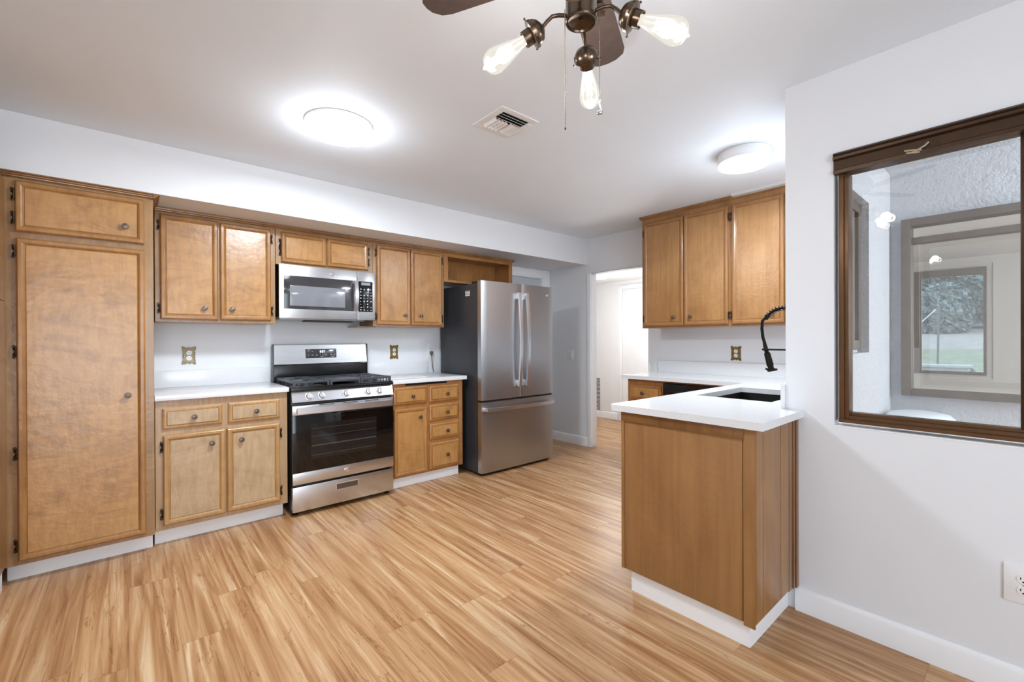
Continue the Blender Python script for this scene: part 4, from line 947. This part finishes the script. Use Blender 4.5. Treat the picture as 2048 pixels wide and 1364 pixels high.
bm = NB(); box(bm, -.299, .30, 0, .02, 0, .0155); obj('rail', bm, W_WARM, t)
t = thing('end_filler', 'maple corner post beside the dishwasher, under the sink counter', 'cabinet filler', (3.48, 1.38, 0), rad(-90))
bm = NB(); box(bm, -.057, .055, 0, .02, .10, .880); obj('post', bm, W_WARM, t)

# L-shaped counter with the sink opening
t = thing('countertop', 'L-shaped white quartz countertop around the black sink, over the peninsula', 'countertop', (2.6, 1.0, .8835))
bx, by = 2.6, 1.0
bm = NB()
outer = [(1.843, .664), (XR-.001, .664), (XR-.001, YE+.001), (XW-.001, YE+.001), (XW-.001, 2.444), (3.437, 2.444), (3.437, 1.371), (1.843, 1.371)]
hole = [(2.50, .86), (3.125, .86), (3.125, 1.258), (2.50, 1.258)]
t_ = bmesh.new(); z0, z1 = 0, .0315
def quadfan(z, flip):
    O = [t_.verts.new((x-bx, y-by, z)) for x, y in outer]; Hh = [t_.verts.new((x-bx, y-by, z)) for x, y in hole]
    F_ = [(O[0], O[1], O[2], Hh[0]), (O[2], O[3], Hh[1], Hh[0]), (O[3], O[4], O[5], O[6]), (O[3], O[6], Hh[2], Hh[1]), (O[6], O[7], Hh[3], Hh[2]), (O[7], O[0], Hh[0], Hh[3])]
    for f in F_: t_.faces.new(f[::-1] if flip else f)
    return O, Hh
O1, H1 = quadfan(z0, True); O2, H2 = quadfan(z1, False)
for A, B in ((O1, O2), (H1, H2)):
    for i in range(len(A)): t_.faces.new((A[i], A[(i+1) % len(A)], B[(i+1) % len(A)], B[i]))
merge(bm, t_); obj('slab', bm, M_QUARTZ, t)
bm = NB(); box(bm, XW-.018-bx, XW-.001-bx, YE+.02-by, 2.42-by, .0315, .145, .002); box(bm, 2.31-bx, XW-.019-bx, YE+.001-by, YE+.019-by, .0315, .145, .002); obj('backsplash', bm, M_QUARTZ, t)
# sink
t = thing('sink', 'black undermount sink in the white quartz counter', 'sink', (2.8125, 1.059, .66))
bm = NB(); xa, xb, ya, yb = -.3125-.008, .3125+.008, -.207, .207; z0, z1 = 0, .222
for (a, b_, c_, d_) in ((xa-.012, xa, ya, yb), (xb, xb+.012, ya, yb), (xa-.012, xb+.012, ya-.012, ya), (xa-.012, xb+.012, yb, yb+.012)): box(bm, a, b_, c_, d_, z0, z1)
box(bm, xa-.012, xb+.012, ya-.012, yb+.012, z0-.012, z0); obj('basin', bm, M_SINK, t)
bm = NB(); lathe(bm, [(.045, .001), (.045, .004), (.035, .005), (.030, .002), (0, .002)], (.1, .05, 0), (0, 0, 1), 28); obj('drain', bm, M_CHROME, t)
# faucet
t = thing('faucet', 'black spring-neck pull-down kitchen faucet over the sink', 'faucet', (2.81, .795, .915))
bm = NB(); lathe(bm, [(.028, 0), (.028, .006), (.020, .010), (.020, .12), (.014, .125), (.012, .40)], (0, 0, 0), (0, 0, 1), 28); obj('body', bm, M_BLKPL, t)
bm = NB(); tube(bm, [(.02, 0, .08), (.05, 0, .085), (.09, 0, .11)], .006, 10); obj('lever', bm, M_BLKPL, t)
M_FAUC = mat('matte_black_metal', (26, 25, 24), .35, .6, noise=.1)
# arch from the post to (y .205, z .464)
arch = []
for k in range(33):
    q = PI*(1-k/32*.83); arch.append(Vector((0, .105-.0+.105*math.cos(q)*1.0, .40+.105*math.sin(q)*.95)))
bm = NB(); tube(bm, arch, .0065, 10); ho = obj('neck', bm, M_FAUC, t)
bm = NB(); pts = []; turns = 17; N_ = 400
for k in range(N_+1):
    s = k/N_*32; i = min(int(s), 31); f_ = s-i; p = arch[i].lerp(arch[i+1], f_); d = (arch[i+1]-arch[i]).normalized(); u = Vector((1, 0, 0)); v = d.cross(u); q = 2*PI*turns*k/N_
    pts.append(p+(u*math.cos(q)+v*math.sin(q))*.0135)
tube(bm, pts, .0031, 6); obj('spring', bm, M_FAUC, ho)
end = arch[-1]
bm = NB(); cyl(bm, end-Vector((0, .008, -.012)), end+Vector((0, .006, -.012)), .014, .012, 16); obj('spring_collar', bm, M_FAUC, ho)
ctrl = [end, Vector((0, .218, .430)), Vector((0, .221, .385)), Vector((0, .216, .335)), Vector((0, .202, .285))]
bm = NB(); tube(bm, ctrl, .0085, 12); obj('hose', bm, M_FAUC, t)
bm = NB(); cyl(bm, (0, 0, .263), (0, .186, .263), .0055, None, 12); cyl(bm, (0, 0, .25), (0, 0, .276), .016, None, 20); ah = obj('support_arm', bm, M_FAUC, t)
bm = NB(); tube(bm, [(.016*math.cos(q), .200+.016*math.sin(q), .263) for q in [i*2*PI/20 for i in range(20)]], .0062, 8, closed=True); obj('holder_ring', bm, M_FAUC, ah)
ax = Vector((0, -.24, -1)).normalized()
bm = NB(); lathe(bm, [(.008, -.02), (.011, 0), (.0115, .04), (.0165, .045), (.0175, .085), (.0185, .118), (.0155, .12), (.0155, .135), (.0225, .138), (.0225, .148), (.018, .152), (0, .152)], (0, .204, .285), ax, 28); sh = obj('spray_head', bm, mat('spray_bronze_black', (44, 40, 30), .32, .7, noise=.1), t)
c_ = Vector((0, .204, .285))+ax*.142
bm = NB(); 
for s in (-1, 1): tube(bm, [c_+Vector((s*.018, 0, 0)), c_+Vector((s*.030, 0, -.002))], .006, 8)
tube(bm, [c_+Vector((0, .018, 0)), c_+Vector((0, .030, .004))], .006, 8); tube(bm, [c_+Vector((0, -.018, 0)), c_+Vector((0, -.030, .004))], .006, 8)
obj('spray_button', bm, M_FAUC, sh)

# right wall cabinets, up to the ceiling
XU = 3.722
for label, ya, yb, doors in (('maple wall cabinet with two doors beside the hall opening, above the sink counter', 1.580, 2.402, (('l', 1.983, 2.378, 2.073, 'out'), ('r', 1.597, 1.977, 1.912, 'in'))),
                             ('maple wall cabinet partly hidden by the wall corner, behind the faucet', YE+.002, 1.579, (('x', 1.186, 1.566, 1.264, 'in'), ('y', .79, 1.178, 1.10, 'in')))):
    cy_ = (ya+yb)/2; t = thing('wall_cabinet', label, 'cabinet', (XU, cy_, 1.344), rad(-90), 'wall cabinets above the sink counter'); lx = lambda y: cy_-y
    bm = NB(); box(bm, lx(yb), lx(ya), 0, XW-.002-XU, 0, 2.372-1.344, .0015, 1); obj('body', bm, W_SINK, t)
    bm = NB(); crown(bm, lx(yb), lx(ya), 0, H-.001-1.344, left_ret=(yb > 2), depth=.3, out=.022); obj('crown_moulding', bm, W_CROWN, t)
    for k, y0_, y1_, ky, _ in doors:
        add_door(t, lx(y1_), lx(y0_), 1.362-1.344, 2.326-1.344, 0, W_SINK, (lx(ky), 1.437-1.344), {'l': 'l', 'r': 'r', 'x': 'l', 'y': 'r'}[k], (.09, .89))
